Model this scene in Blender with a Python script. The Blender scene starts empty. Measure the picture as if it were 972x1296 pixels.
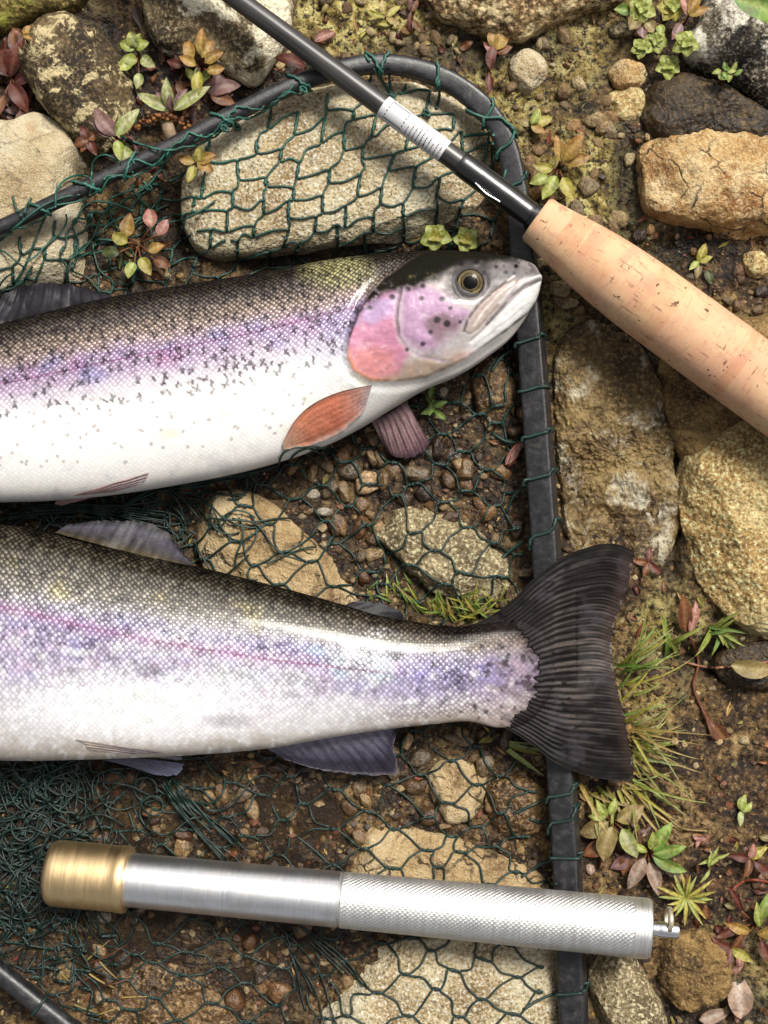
import bpy, math, random
import numpy as np

# ------------------------------------------------------------------ scene, camera, sky, sun
# all lengths below are written in "units": 1 unit = 0.3 mm, the size of one photo pixel on the ground
S = 0.0003
H = 1833.0                                   # camera height above the soil, units (0.55 m)
scene = bpy.context.scene
col = scene.collection
random.seed(11)
rng = np.random.default_rng(11)
cam_d = bpy.data.cameras.new('camera')
cam = bpy.data.objects.new('camera', cam_d)
col.objects.link(cam)
cam.location = (0, 0, H*S)
cam_d.sensor_fit = 'VERTICAL'
cam_d.angle = 2*math.atan(648.0/H)
cam_d.clip_start = 0.01
cam_d.clip_end = 200
scene.camera = cam

SUN_EL, SUN_AZ = math.radians(55), math.radians(30)     # azimuth: clockwise from the top of the picture
w = bpy.data.worlds.new('World')
scene.world = w
w.use_nodes = True
wn = w.node_tree.nodes
wl = w.node_tree.links
sky = wn.new('ShaderNodeTexSky')
sky.sky_type = 'NISHITA'
sky.sun_disc = False
sky.sun_elevation = SUN_EL
sky.sun_rotation = SUN_AZ
sky.dust_density = 6.0
sky.air_density = 1.0
hs = wn.new('ShaderNodeHueSaturation')       # overcast: a nearly colourless sky
hs.inputs['Saturation'].default_value = 0.18
wl.new(sky.outputs[0], hs.inputs['Color'])
wl.new(hs.outputs[0], wn['Background'].inputs['Color'])
wn['Background'].inputs['Strength'].default_value = 0.05
sun_d = bpy.data.lights.new('sun', 'SUN')
sun_d.energy = 2.0
sun_d.angle = math.radians(15)
sun_d.color = (1.0, 0.95, 0.86)
sun = bpy.data.objects.new('sun', sun_d)
col.objects.link(sun)
sun.rotation_euler = (math.pi/2 - SUN_EL, 0, -SUN_AZ + math.pi)
from mathutils import Vector, Matrix
sd = Vector((math.sin(SUN_AZ)*math.cos(SUN_EL), math.cos(SUN_AZ)*math.cos(SUN_EL), math.sin(SUN_EL)))
sun.rotation_euler = sd.to_track_quat('Z', 'Y').to_euler()
sun.location = sd*3
scene.view_settings.view_transform = 'Standard'
scene.view_settings.look = 'None'
scene.view_settings.exposure = 1.42
scene.view_settings.gamma = 1.0
scene.render.engine = 'CYCLES'
scene.cycles.max_bounces = 6

# ------------------------------------------------------------------ numeric helpers
def PX(px, py, z):
    """point at height z whose place over the soil is photo pixel px,py"""
    px = np.asarray(px, float); py = np.asarray(py, float); z = np.asarray(z, float)
    f = (H - z)/H
    return np.stack(np.broadcast_arrays((px-486)*f, (648-py)*f, z), -1)

_perm = rng.permutation(256)
_g = rng.normal(size=(256, 3)); _g /= np.linalg.norm(_g, axis=1)[:, None]
def vnoise(p):
    p = np.asarray(p, float)
    i = np.floor(p).astype(int); f = p - i
    u = f*f*f*(f*(f*6-15)+10)
    out = np.zeros(p.shape[:-1])
    for dx in (0, 1):
        wx = u[..., 0] if dx else 1-u[..., 0]
        for dy in (0, 1):
            wy = u[..., 1] if dy else 1-u[..., 1]
            for dz in (0, 1):
                wz = u[..., 2] if dz else 1-u[..., 2]
                h = _perm[(_perm[(_perm[(i[..., 0]+dx) & 255]+i[..., 1]+dy) & 255]+i[..., 2]+dz) & 255]
                g = _g[h]
                out += wx*wy*wz*(g[..., 0]*(f[..., 0]-dx)+g[..., 1]*(f[..., 1]-dy)+g[..., 2]*(f[..., 2]-dz))
    return out*1.6
def fbm(p, scale, octv=4, gain=0.5, off=0.0):
    p = np.asarray(p, float)/scale + off
    a, t = 1.0, 0.0
    out = 0
    for _ in range(octv):
        out = out + a*vnoise(p); t += a
        p = p*2.03 + 7.7; a *= gain
    return out/t
def n2(x, y, scale, octv=3, off=0.0, gain=0.5):
    return fbm(np.stack(np.broadcast_arrays(x, y, np.zeros_like(x, float)+off*3.1), -1), scale, octv, gain, off)
def sstep(a, b, x):
    t = np.clip((x-a)/(b-a), 0, 1)
    return t*t*(3-2*t)
def hermite(pts, x):
    """smooth curve y(x) through pts (sorted by x)"""
    P = np.array(pts, float); X, Y = P[:, 0], P[:, 1]
    d = np.diff(Y)/np.diff(X)
    m = np.empty_like(Y); m[0] = d[0]; m[-1] = d[-1]
    w1 = np.diff(X)
    m[1:-1] = (d[:-1]*w1[1:]+d[1:]*w1[:-1])/(w1[1:]+w1[:-1])
    k = np.clip(np.searchsorted(X, x)-1, 0, len(X)-2)
    h = X[k+1]-X[k]; t = np.clip((x-X[k])/h, -0.5, 1.5)
    return ((1+2*t)*(1-t)**2*Y[k] + t*(1-t)**2*h*m[k] + t*t*(3-2*t)*Y[k+1] + t*t*(t-1)*h*m[k+1])
def catmull(pts, n, closed=False):
    P = np.array(pts, float)
    if closed: Q = np.vstack([P[-1], P, P[0], P[1]])
    else: Q = np.vstack([2*P[0]-P[1], P, 2*P[-1]-P[-2]])
    segs = len(Q)-3
    d = np.linalg.norm(np.diff(Q[1:-1], axis=0), axis=1)
    cum = np.concatenate([[0], np.cumsum(d)])
    s = np.linspace(0, cum[-1], n, endpoint=not closed)
    k = np.clip(np.searchsorted(cum, s, side='right')-1, 0, segs-1)
    t = ((s-cum[k])/d[k])[:, None]
    a, b, c, e = Q[k], Q[k+1], Q[k+2], Q[k+3]
    return 0.5*((2*b)+(-a+c)*t+(2*a-5*b+4*c-e)*t*t+(-a+3*b-3*c+e)*t**3)
def psdf(x, y, poly):
    """signed distance to polygon, negative inside"""
    P = np.array(poly, float); x = np.asarray(x, float); y = np.asarray(y, float)
    best = np.full(x.shape, 1e18); ins = np.zeros(x.shape, bool)
    for i in range(len(P)):
        a = P[i]; b = P[(i+1) % len(P)]
        e = b-a; l = e@e + 1e-12
        t = np.clip(((x-a[0])*e[0]+(y-a[1])*e[1])/l, 0, 1)
        best = np.minimum(best, (x-a[0]-t*e[0])**2+(y-a[1]-t*e[1])**2)
        c = (a[1] > y) != (b[1] > y)
        with np.errstate(divide='ignore', invalid='ignore'):
            xi = a[0]+(y-a[1])*e[0]/(e[1] if e[1] != 0 else 1e-9)
        ins ^= c & (x < xi)
    d = np.sqrt(best)
    return np.where(ins, -d, d)
def ldist(x, y, line):
    """distance to an open polyline"""
    P = np.array(line, float)
    best = np.full(np.shape(x), 1e18)
    for a, b in zip(P[:-1], P[1:]):
        e = b-a; l = e@e+1e-12
        t = np.clip(((x-a[0])*e[0]+(y-a[1])*e[1])/l, 0, 1)
        best = np.minimum(best, (x-a[0]-t*e[0])**2+(y-a[1]-t*e[1])**2)
    return np.sqrt(best)
def lin(c):
    c = np.asarray(c, float)/255.0
    return np.where(c <= 0.04045, c/12.92, ((c+0.055)/1.055)**2.4)
KALB = 0.56
def A(*c):
    """albedo of a surface that shows as sRGB colour c in daylight here"""
    return np.clip(lin(c)*KALB, 0.002, 0.86)
def A4(*c):
    return tuple(A(*c))+(1.0,)

# ------------------------------------------------------------------ object helpers
def mesh(name, V, F, attrs=None, uv=None, smooth=True, sharp=None):
    V = np.asarray(V, float)*S
    me = bpy.data.meshes.new(name)
    F = F if isinstance(F, list) else [F]
    F = [np.asarray(f) for f in F if len(f)]
    nv = len(V)
    loops = np.concatenate([f.ravel() for f in F])
    tot = np.concatenate([np.full(len(f), f.shape[1]) for f in F])
    me.vertices.add(nv); me.vertices.foreach_set('co', V.ravel())
    me.loops.add(len(loops)); me.loops.foreach_set('vertex_index', loops.astype(np.int32))
    me.polygons.add(len(tot))
    st = np.concatenate([[0], np.cumsum(tot)[:-1]])
    me.polygons.foreach_set('loop_start', st.astype(np.int32))
    me.polygons.foreach_set('loop_total', tot.astype(np.int32))
    me.polygons.foreach_set('use_smooth', np.full(len(tot), smooth))
    me.update(calc_edges=True)
    for k, v in (attrs or {}).items():
        a = me.color_attributes.new(k, 'FLOAT_COLOR', 'POINT')
        c = np.ones((nv, 4)); c[:, :v.shape[1]] = v
        a.data.foreach_set('color', c.ravel())
    if uv is not None:
        l = me.uv_layers.new(name='UVMap')
        l.data.foreach_set('uv', np.asarray(uv, float)[loops].ravel())
    me.validate()
    if sharp: me.set_sharp_from_angle(angle=math.radians(sharp))
    return me
def link(name, me, mat=None, parent=None, loc=(0, 0, 0)):
    o = bpy.data.objects.new(name, me)
    col.objects.link(o)
    if mat is not None and me is not None and not me.materials: me.materials.append(mat)
    o.location = tuple(np.asarray(loc, float)*S)
    if parent: o.parent = parent
    return o
def thing(name, label, cat, loc=(0, 0, 0), group=None):
    o = bpy.data.objects.new(name, None); col.objects.link(o)
    o.empty_display_size = 0.01
    o.location = tuple(np.asarray(loc, float)*S)
    return tag(o, label, cat, group)
def tag(o, label, cat, group=None):
    o['label'] = label; o['category'] = cat
    if group: o['group'] = group
    return o
def gridF(n, m, wrap=False, flip=False):
    """quads of an n x m vertex grid (row major); wrap closes the second index"""
    i = np.arange(n-1)[:, None]; j = np.arange(m if wrap else m-1)[None, :]
    j2 = (j+1) % m
    q = np.stack([i*m+j, i*m+j2, (i+1)*m+j2, (i+1)*m+j], -1).reshape(-1, 4)
    return q[:, ::-1] if flip else q
def tubes(paths, radii, sides=5):
    """round tubes along many 3-D paths -> V, F"""
    Vs, Fs, Ts = [], [], []; o = 0
    ang = np.linspace(0, 2*np.pi, sides, endpoint=False)
    for k, p in enumerate(paths):
        p = np.asarray(p, float); n = len(p)
        t = np.gradient(p, axis=0); t /= np.linalg.norm(t, axis=1)[:, None]+1e-9
        up = np.tile([0.03, 0.05, 1.0], (n, 1))
        up[np.abs(t[:, 2]) > 0.95] = [1, 0, 0]
        b = np.cross(t, up); b /= np.linalg.norm(b, axis=1)[:, None]+1e-9
        c = np.cross(b, t)
        r = radii[k] if np.ndim(radii) else radii
        r = np.broadcast_to(r, (n,))[:, None, None]
        V = p[:, None]+r*(np.cos(ang)[None, :, None]*b[:, None]+np.sin(ang)[None, :, None]*c[:, None])
        Vs.append(V.reshape(-1, 3)); Fs.append(gridF(n, sides, True)+o)
        for e in (0, n-1):
            Ts.append(np.array([[o+e*sides, o+e*sides+i, o+e*sides+i+1] for i in range(1, sides-1)]))
        o += n*sides
    return np.concatenate(Vs), [np.concatenate(Fs), np.concatenate(Ts)]

# ------------------------------------------------------------------ material helpers
class NT:
    def __init__(s, name):
        s.m = bpy.data.materials.new(name); s.m.use_nodes = True
        s.t = s.m.node_tree; s.n = s.t.nodes; s.b = s.n['Principled BSDF']
    def node(s, typ, **kw):
        n = s.n.new('ShaderNode'+typ)
        for k, v in kw.items(): setattr(n, k, v)
        return n
    def put(s, inp, v):
        if hasattr(v, 'is_linked') or isinstance(v, bpy.types.NodeSocket): s.t.links.new(v, inp)
        else: inp.default_value = v
    def P(s, **kw):
        for k, v in kw.items(): s.put(s.b.inputs[k.replace('_', ' ')], v)
    def coords(s, kind='Object', off=(0, 0, 0), scl=(1, 1, 1), rot=(0, 0, 0)):
        tc = s.node('TexCoord'); mp = s.node('Mapping')
        s.t.links.new(tc.outputs[kind], mp.inputs[0])
        mp.inputs[1].default_value = off; mp.inputs[2].default_value = rot; mp.inputs[3].default_value = scl
        return mp.outputs[0]
    def noise(s, vec, size, detail=3, rough=0.55, dist=0.0, out=0):
        n = s.node('TexNoise'); s.t.links.new(vec, n.inputs['Vector'])
        n.inputs['Scale'].default_value = 1.0/(size*S)
        n.inputs['Detail'].default_value = detail; n.inputs['Roughness'].default_value = rough
        n.inputs['Distortion'].default_value = dist
        return n.outputs[out]
    def voro(s, vec, size, out='Distance', rand=1.0, feature='F1', raw=False):
        n = s.node('TexVoronoi', feature=feature); s.t.links.new(vec, n.inputs['Vector'])
        n.inputs['Scale'].default_value = size if raw else 1.0/(size*S)
        n.inputs['Randomness'].default_value = rand
        return n.outputs[out]
    def ramp(s, v, stops, interp='LINEAR'):
        n = s.node('ValToRGB'); s.put(n.inputs[0], v); cr = n.color_ramp; cr.interpolation = interp
        while len(cr.elements) > 1: cr.elements.remove(cr.elements[-1])
        for i, (p, c) in enumerate(stops):
            e = cr.elements[0] if i == 0 else cr.elements.new(p)
            e.position = p; e.color = c if len(c) == 4 else tuple(c)+(1,)
        return n.outputs[0]
    def rng(s, v, a, b, c=0.0, d=1.0):
        n = s.node('MapRange'); s.put(n.inputs[0], v)
        for i, x in enumerate((a, b, c, d)): n.inputs[i+1].default_value = x
        return n.outputs[0]
    def math(s, op, a, b=0.0):
        n = s.node('Math', operation=op); s.put(n.inputs[0], a); s.put(n.inputs[1], b)
        return n.outputs[0]
    def mix(s, f, a, b, mode='MIX'):
        n = s.node('Mix', data_type='RGBA', blend_type=mode)
        s.put(n.inputs[0], f); s.put(n.inputs[6], a); s.put(n.inputs[7], b)
        return n.outputs[2]
    def attr(s, name, out='Color'):
        n = s.node('Attribute'); n.attribute_name = name
        return n.outputs[out]
    def sep(s, v):
        n = s.node('SeparateColor'); s.put(n.inputs[0], v)
        return n.outputs
    def bump(s, h, strength=0.5, dist=1.0, normal=None):
        n = s.node('Bump'); s.put(n.inputs['Height'], h); s.put(n.inputs['Strength'], strength)
        n.inputs['Distance'].default_value = dist*S
        if normal is not None: s.t.links.new(normal, n.inputs['Normal'])
        return n.outputs[0]

def rock_mat(name, dark, mid, light, grain=5.0, speck=0.5, lichen=None, lich=(0.55, 0.62), lsize=45, blot=None,
             blotr=(0.6, 0.68), rough=0.8, seed=0.0, bumpd=4.5, big=70, crack=0.0):
    t = NT(name)
    v = t.coords('Object', off=(seed*0.013, seed*0.007, seed*0.003))
    c = t.ramp(t.noise(v, big, 5, 0.62), [(0.33, A4(*dark)), (0.5, A4(*mid)), (0.66, A4(*light))])
    g = t.noise(v, grain, 3, 0.65)
    g2 = t.noise(v, grain*3.1, 3, 0.6)
    m = t.rng(g, 0.40, 0.60)
    c = t.mix(t.math('MULTIPLY', m, speck), c, t.mix(1.0, c, A4(*mid), 'MULTIPLY'), 'MIX')
    dk = t.rng(g, 0.49, 0.37)
    c = t.mix(t.math('MULTIPLY', dk, speck), c, A4(*[x*0.45 for x in dark]))
    lt = t.rng(g, 0.51, 0.64)
    c = t.mix(t.math('MULTIPLY', lt, speck), c, A4(*[min(255, x*1.12+8) for x in light]))
    if blot:
        b = t.noise(v, lsize*0.8, 5, 0.68, 0.6)
        c = t.mix(t.rng(b, blotr[0], blotr[1]), c, t.mix(t.math('MULTIPLY', lt, 0.6), A4(*blot), A4(*mid)))
    if lichen:
        l = t.noise(t.coords('Object', off=(0.5+seed*0.02, 0.1, seed*0.03)), lsize, 6, 0.68, 0.3)
        lm = t.rng(l, lich[0], lich[1])
        c = t.mix(lm, c, t.mix(t.math('MULTIPLY', dk, 0.6), A4(*lichen), A4(*mid)))
    if crack:
        wv_ = t.node('VectorMath', operation='ADD'); sv_ = t.node('VectorMath', operation='SCALE')
        t.t.links.new(t.noise(v, 40, 4, .6, out=1), sv_.inputs[0]); sv_.inputs['Scale'].default_value = 34*S
        t.t.links.new(v, wv_.inputs[0]); t.t.links.new(sv_.outputs[0], wv_.inputs[1])
        ck = t.voro(wv_.outputs[0], 62, 'Distance', 1.0, 'DISTANCE_TO_EDGE')
        ckm = t.math('MULTIPLY', t.rng(ck, .035, .006), t.rng(t.noise(v, 30, 3), .42, .58, 0, crack))
        c = t.mix(ckm, c, A4(*[x*.32 for x in dark]))
        g2 = t.math('SUBTRACT', g2, t.math('MULTIPLY', ckm, .5))
    pit = t.rng(t.voro(v, grain*3.3), 0.05, 0.25)
    h = t.math('ADD', t.math('MULTIPLY', g, 0.8), t.math('ADD', t.math('MULTIPLY', g2, 1.1), t.math('MULTIPLY', pit, 0.22)))
    t.P(Base_Color=c, Roughness=t.rng(g2, 0.3, 0.7, rough-0.15, min(1, rough+0.1)), Normal=t.bump(h, 0.9, bumpd), Specular_IOR_Level=0.35)
    return t.m

# ------------------------------------------------------------------ the ground
def blob(x, y, cx, cy, rx, ry, soft=0.6):
    d = np.sqrt(((x-cx)/rx)**2+((y-cy)/ry)**2)
    return sstep(1+soft*0.6, 1-soft*0.6, d)
WATER = [(95, 1000), (150, 985), (215, 975), (300, 965), (380, 975), (430, 1010), (450, 1060), (440, 1120), (445, 1180), (430, 1230),
         (400, 1290), (385, 1400), (250, 1420), (180, 1330), (110, 1250), (90, 1150)]
def wetpool(x, y):
    return sstep(15, -30, psdf(x, y, WATER))
def ground_z(x, y):
    z = 11*n2(x, y, 90, 3, 1.3)
    r = 1-np.abs(n2(x, y, 34, 4, 4.1, 0.55))*2
    z = z+9*(r-0.4)+6.5*n2(x, y, 14, 3, 9.2, 0.6)+2.6*n2(x, y, 6, 2, 2.2)
    # rough mossy slab right of the net, hollows between the stones
    slab = blob(x, y, 765, 290, 95, 150)
    z = z+slab*(12+5*(1-2*np.abs(n2(x, y, 20, 4, 6.4, 0.62))))
    for cx, cy, rx, ry, d in ((795, 245, 22, 70, 18), (840, 330, 60, 22, 14), (850, 640, 14, 110, 22), (905, 835, 60, 20, 22), (215, 290, 25, 60, 16),
                              (480, 335, 160, 14, 14), (875, 125, 60, 14, 10), (885, 1280, 60, 25, 14), (140, 60, 30, 60, 14), (320, 120, 60, 20, 8)):
        z = z-d*blob(x, y, cx, cy, rx, ry, 0.9)
    p = wetpool(x, y)
    z = z*(1-0.25*p)-1.0*p
    return z
def axis(lo, hi, step, far, n):
    core = np.arange(lo, hi+step, step)
    g = (np.geomspace(1, 60, n)-1)/59
    return np.concatenate([(lo-2*step-g*far)[::-1], core, core[-1]+2*step+g*far])
gx = axis(-80, 1052, 3.0, 16000, 26)
gy = axis(-80, 1376, 3.0, 16000, 26)
GX, GY = np.meshgrid(gx, gy, indexing='ij')
fx, fy = GX.ravel(), GY.ravel()
GZ = ground_z(fx, fy)
V = np.stack([fx-486, 648-fy, GZ], -1)
nz = n2(fx, fy, 26, 4, 3.3)
alg = np.zeros_like(fx)
for cx, cy, rx, ry, a in ((738, 240, 60, 75, 1), (770, 320, 60, 60, .75), (640, 130, 60, 60, .75), (450, 25, 90, 45, 1.1), (560, 55, 60, 30, .4), (850, 790, 50, 60, .65),
                          (70, 60, 60, 60, .5), (720, 60, 60, 60, .65), (940, 480, 80, 60, .6), (960, 1230, 60, 60, .35), (590, 760, 60, 30, .6), (700, 400, 30, 60, .5),
                          (800, 880, 50, 60, .5)):
    alg = np.maximum(alg, a*blob(fx, fy, cx, cy, rx, ry, 1.2))
alg = np.clip(alg+0.55*nz*(alg > 0.02), 0, 1)
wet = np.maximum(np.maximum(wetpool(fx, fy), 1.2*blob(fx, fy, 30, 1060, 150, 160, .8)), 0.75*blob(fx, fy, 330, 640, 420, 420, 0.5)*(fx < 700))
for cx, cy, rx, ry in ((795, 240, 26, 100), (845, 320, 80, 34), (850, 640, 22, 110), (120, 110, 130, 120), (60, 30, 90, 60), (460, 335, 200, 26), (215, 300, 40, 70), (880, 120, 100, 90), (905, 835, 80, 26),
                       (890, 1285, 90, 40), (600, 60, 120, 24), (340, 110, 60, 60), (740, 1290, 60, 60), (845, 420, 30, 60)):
    wet = np.maximum(wet, 1.15*blob(fx, fy, cx, cy, rx, ry, .8))  # gaps between stones and along the fish: crevice shade painted into this mask
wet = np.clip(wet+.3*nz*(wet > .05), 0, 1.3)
red = np.clip(np.maximum.reduce([blob(fx, fy, 10, 90, 50, 90, 1), blob(fx, fy, 270, 120, 90, 50, 1), 0.8*blob(fx, fy, 930, 1130, 80, 90, 1.2),
                                 0.6*blob(fx, fy, 830, 740, 60, 40, 1), 0.6*blob(fx, fy, 520, 30, 60, 40, 1), 0.5*blob(fx, fy, 560, 560, 120, 60, 1)])+0.3*nz, 0, 1)
t = NT('soil')
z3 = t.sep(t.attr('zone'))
v = t.coords('Object')
n1 = t.noise(v, 60, 6, 0.65)
n5 = t.noise(v, 7, 4, 0.68)
n20 = t.noise(v, 22, 5, 0.65, 0.4)
c = t.ramp(n1, [(0.34, A4(26, 17, 9)), (0.45, A4(74, 53, 29)), (0.55, A4(128, 98, 56)), (0.66, A4(188, 158, 104))])
c = t.mix(z3[2], c, t.ramp(n20, [(0.35, A4(22, 12, 7)), (0.52, A4(58, 32, 18)), (0.66, A4(116, 76, 46))]))
ac = t.ramp(n20, [(0.36, A4(90, 72, 28)), (0.46, A4(168, 148, 70)), (0.58, A4(224, 212, 140))])
c = t.mix(t.math('MULTIPLY', z3[0], t.rng(n5, 0.32, 0.5)), c, ac)
c = t.mix(t.rng(n5, 0.49, 0.40, 0, 0.92), c, A4(18, 11, 6))
c = t.mix(t.rng(n5, 0.56, 0.66, 0, 0.5), c, A4(206, 176, 124))
c = t.mix(t.math('MULTIPLY', z3[1], 0.6), c, A4(22, 14, 9))  # darkens damp soil, and paints in the shade of the gaps
h = t.math('ADD', n5, t.math('MULTIPLY', n20, 1.4))
t.P(Base_Color=c, Roughness=t.rng(z3[1], 0, 1, 0.82, 0.32), Specular_IOR_Level=0.4, Normal=t.bump(h, 1.0, 6.0))
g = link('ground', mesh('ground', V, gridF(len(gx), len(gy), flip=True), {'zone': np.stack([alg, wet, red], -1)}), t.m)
g['kind'] = 'structure'

# height map of everything the net drapes over (3-unit cells)
HX0, HY0, HC = -900, -150, 3.0
HW, HH = int(2200/HC), int(1950/HC)
_hx, _hy = np.meshgrid(HX0+HC*np.arange(HW), HY0+HC*np.arange(HH), indexing='ij')
HM = ground_z(_hx, _hy)
GM = HM.copy()
def stamp(Vw):
    """add world-space vertices (units) to the height map"""
    f = H/(H-Vw[:, 2])
    ix = np.round((Vw[:, 0]*f+486-HX0)/HC).astype(int); iy = np.round((648-Vw[:, 1]*f-HY0)/HC).astype(int)
    ok = (ix >= 0) & (ix < HW) & (iy >= 0) & (iy < HH)
    np.maximum.at(HM, (ix[ok], iy[ok]), Vw[ok, 2])
def hm(px, py, M=None):
    M = HM if M is None else M
    ix = np.clip((np.asarray(px, float)-HX0)/HC, 0, HW-2); iy = np.clip((np.asarray(py, float)-HY0)/HC, 0, HH-2)
    i = ix.astype(int); j = iy.astype(int); a = ix-i; b = iy-j
    return M[i, j]*(1-a)*(1-b)+M[i+1, j]*a*(1-b)+M[i, j+1]*(1-a)*b+M[i+1, j+1]*a*b

# ------------------------------------------------------------------ rocks
def rock_mesh(name, poly, h, seed, expo=3.2, na=None, nr=None, rough=1.0, facets=5, zb=None, cut=0.0):
    P = np.array(poly, float)
    ctr = P.mean(0)
    # area centroid
    x, y = P[:, 0], P[:, 1]; x2, y2 = np.roll(x, -1), np.roll(y, -1); cr = x*y2-x2*y
    ctr = np.array([((x+x2)*cr).sum(), ((y+y2)*cr).sum()])/(3*cr.sum())
    size = np.sqrt(abs(cr.sum())/2)
    na = na or int(np.clip(size*1.5, 60, 420)); nr = nr or int(np.clip(size*0.42, 22, 120))
    th = np.linspace(0, 2*np.pi, na, endpoint=False)
    Q = catmull(P, 400, True)-ctr
    qa = np.unwrap(np.arctan2(Q[:, 1], Q[:, 0])); 
    if qa[-1] < qa[0]: Q = Q[::-1]; qa = np.unwrap(np.arctan2(Q[:, 1], Q[:, 0]))
    qa = np.maximum.accumulate(qa); qr = np.linalg.norm(Q, axis=1)
    rr = np.interp(th, qa, qr, period=2*np.pi) if False else np.interp((th-qa[0]) % (2*np.pi), qa-qa[0], qr)
    ph = np.concatenate([np.linspace(np.pi/2, 0.0, nr), np.linspace(0, -0.9, max(6, nr//5))[1:]])
    R = np.cos(ph)**(2/expo); Zp = np.sign(np.sin(ph))*np.abs(np.sin(ph))**(2/expo)
    # even out ring spacing
    arc = np.concatenate([[0], np.cumsum(np.hypot(np.diff(R)*size*0.55, np.diff(Zp)*h))])
    aa = np.linspace(0, arc[-1], len(ph)); R = np.interp(aa, arc, R); Zp = np.interp(aa, arc, Zp)
    zmid = 0.25*h
    f0 = (H-zmid)/H
    X = (R[:, None]*rr[None]*np.cos(th)[None])*f0
    Y = -(R[:, None]*rr[None]*np.sin(th)[None])*f0
    Z = np.where(Zp[:, None] > 0, Zp[:, None]*h, Zp[:, None]*22)+0*X
    V = np.stack([X, Y, Z], -1).reshape(-1, 3)
    rs = np.random.default_rng(int(seed*97)+5)
    V[:, 2] += (V[:, 2] > 0)*(1)*(V[:, 0]*rs.uniform(-.06, .06)+V[:, 1]*rs.uniform(-.06, .06))*np.clip(V[:, 2]/h, 0, 1)
    for k in range(facets):
        a = rs.uniform(0, 2*np.pi); el = rs.uniform(0.35, 1.25)
        n = np.array([np.cos(a)*np.cos(el), np.sin(a)*np.cos(el), np.sin(el)])
        d = V@n; lim = d.max()*rs.uniform(0.80, 0.95)-cut
        over = np.clip(d-lim, 0, None)
        V -= (over*0.9)[:, None]*n
    wz = V+np.array([0, 0, seed*40.0])
    nrm = V/np.array([size*0.5, size*0.5, h])**2; nrm /= np.linalg.norm(nrm, axis=1)[:, None]+1e-9
    nrm[:, 2] += 0.5; nrm /= np.linalg.norm(nrm, axis=1)[:, None]
    dsp = rough*(size*0.035*fbm(wz, size*0.3, 3)+3.2*fbm(wz, 22, 3, 0.6, 3.1)+1.7*(0.5-np.abs(fbm(wz, 9, 3, 0.6, 1.7)))*1.4+0.9*fbm(wz, 4.2, 2, 0.6))
    V += nrm*dsp[:, None]
    F = gridF(len(ph), na, True)
    o = np.array([ctr[0]*1.0, ctr[1]*1.0])
    loc = PX(o[0], o[1], 0); loc[:2] *= f0
    return V, F, loc
ROCKS = []
def rock(poly, h, mat, label, seed, dz=0.0, name='rock', **kw):
    V, F, loc = rock_mesh(name, poly, h, seed, **kw)
    loc = loc+np.array([0, 0, dz])
    o = link(name, mesh(name, V, F), mat, None, loc)
    tag(o, label, 'rock')
    stamp(V+loc)
    return o
RM = lambda *a, **k: rock_mat(*a, **k)
m_beige = RM('pale_beige_stone', (190, 162, 116), (232, 212, 170), (250, 238, 208), grain=2.6, speck=0.34, crack=.4, rough=0.85, seed=1, lichen=(246, 236, 206), lich=(.56, .7), big=90, blot=(196, 150, 112), blotr=(.6, .75))
m_mottle = RM('mottled_dark_stone', (44, 34, 22), (92, 74, 48), (140, 118, 80), grain=5, speck=0.7, lichen=(214, 196, 148), lich=(.54, .58), lsize=26, seed=2, blot=(40, 28, 16))
m_lich = RM('white_lichen_stone', (66, 50, 32), (120, 100, 70), (190, 170, 126), grain=5, speck=0.6, lichen=(248, 238, 208), lich=(.48, .53), lsize=75, seed=3.6, blot=(52, 38, 22))
m_gran = RM('granular_sandstone', (184, 154, 108), (232, 212, 168), (250, 240, 206), grain=3.8, speck=0.78, rough=0.88, seed=4, blot=(92, 62, 34), blotr=(.68, .74), lsize=26, big=80)
m_crust = RM('crusted_brown_stone', (84, 60, 34), (150, 118, 76), (206, 176, 124), grain=6, speck=0.8, lichen=(226, 204, 156), lich=(.52, .57), lsize=30, seed=5, blot=(52, 36, 18))
m_orange = RM('ochre_stone', (160, 108, 58), (224, 180, 116), (250, 226, 176), crack=.9, grain=3.4, speck=0.45, lichen=(250, 226, 176), lich=(.55, .66), lsize=60, seed=6, blot=(150, 88, 36), blotr=(.56, .7), big=60)
m_dark = RM('dark_wet_stone', (26, 20, 12), (58, 44, 26), (100, 78, 48), grain=5, speck=0.7, rough=0.55, seed=7, lichen=(132, 108, 62), lich=(.6, .7))
m_bw = RM('black_and_white_stone', (30, 26, 20), (104, 92, 72), (190, 180, 156), grain=4.5, speck=0.7, lichen=(238, 232, 214), lich=(.50, .56), lsize=80, seed=8.3, blot=(22, 18, 12), blotr=(.54, .6))
m_gold = RM('golden_grained_stone', (150, 112, 58), (216, 178, 110), (250, 228, 168), grain=4.4, speck=0.78, seed=9, blot=(84, 52, 20), blotr=(.66, .76), lsize=50, big=110, bumpd=4)
m_brown = RM('brown_rough_stone', (78, 56, 28), (150, 118, 68), (200, 166, 106), crack=.35, grain=3.6, speck=0.4, seed=10, blot=(56, 36, 14), blotr=(.56, .66), bumpd=4)
m_slab = RM('lichened_wet_slab', (54, 38, 18), (118, 92, 50), (180, 152, 98), crack=.4, grain=5, speck=0.5, rough=0.6, lichen=(222, 214, 188), lich=(.53, .66), lsize=60, seed=11.4, blot=(54, 32, 14), bumpd=5)
m_tan = RM('pale_tan_stone', (136, 102, 64), (206, 174, 124), (240, 216, 172), crack=.9, grain=2.8, speck=0.32, rough=0.7, seed=12, blot=(96, 64, 34), blotr=(.56, .68), lsize=60)
m_grit = RM('grey_gritty_stone', (110, 92, 62), (176, 156, 116), (226, 210, 170), grain=4.6, speck=0.75, rough=0.75, seed=13, bumpd=4)
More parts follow.
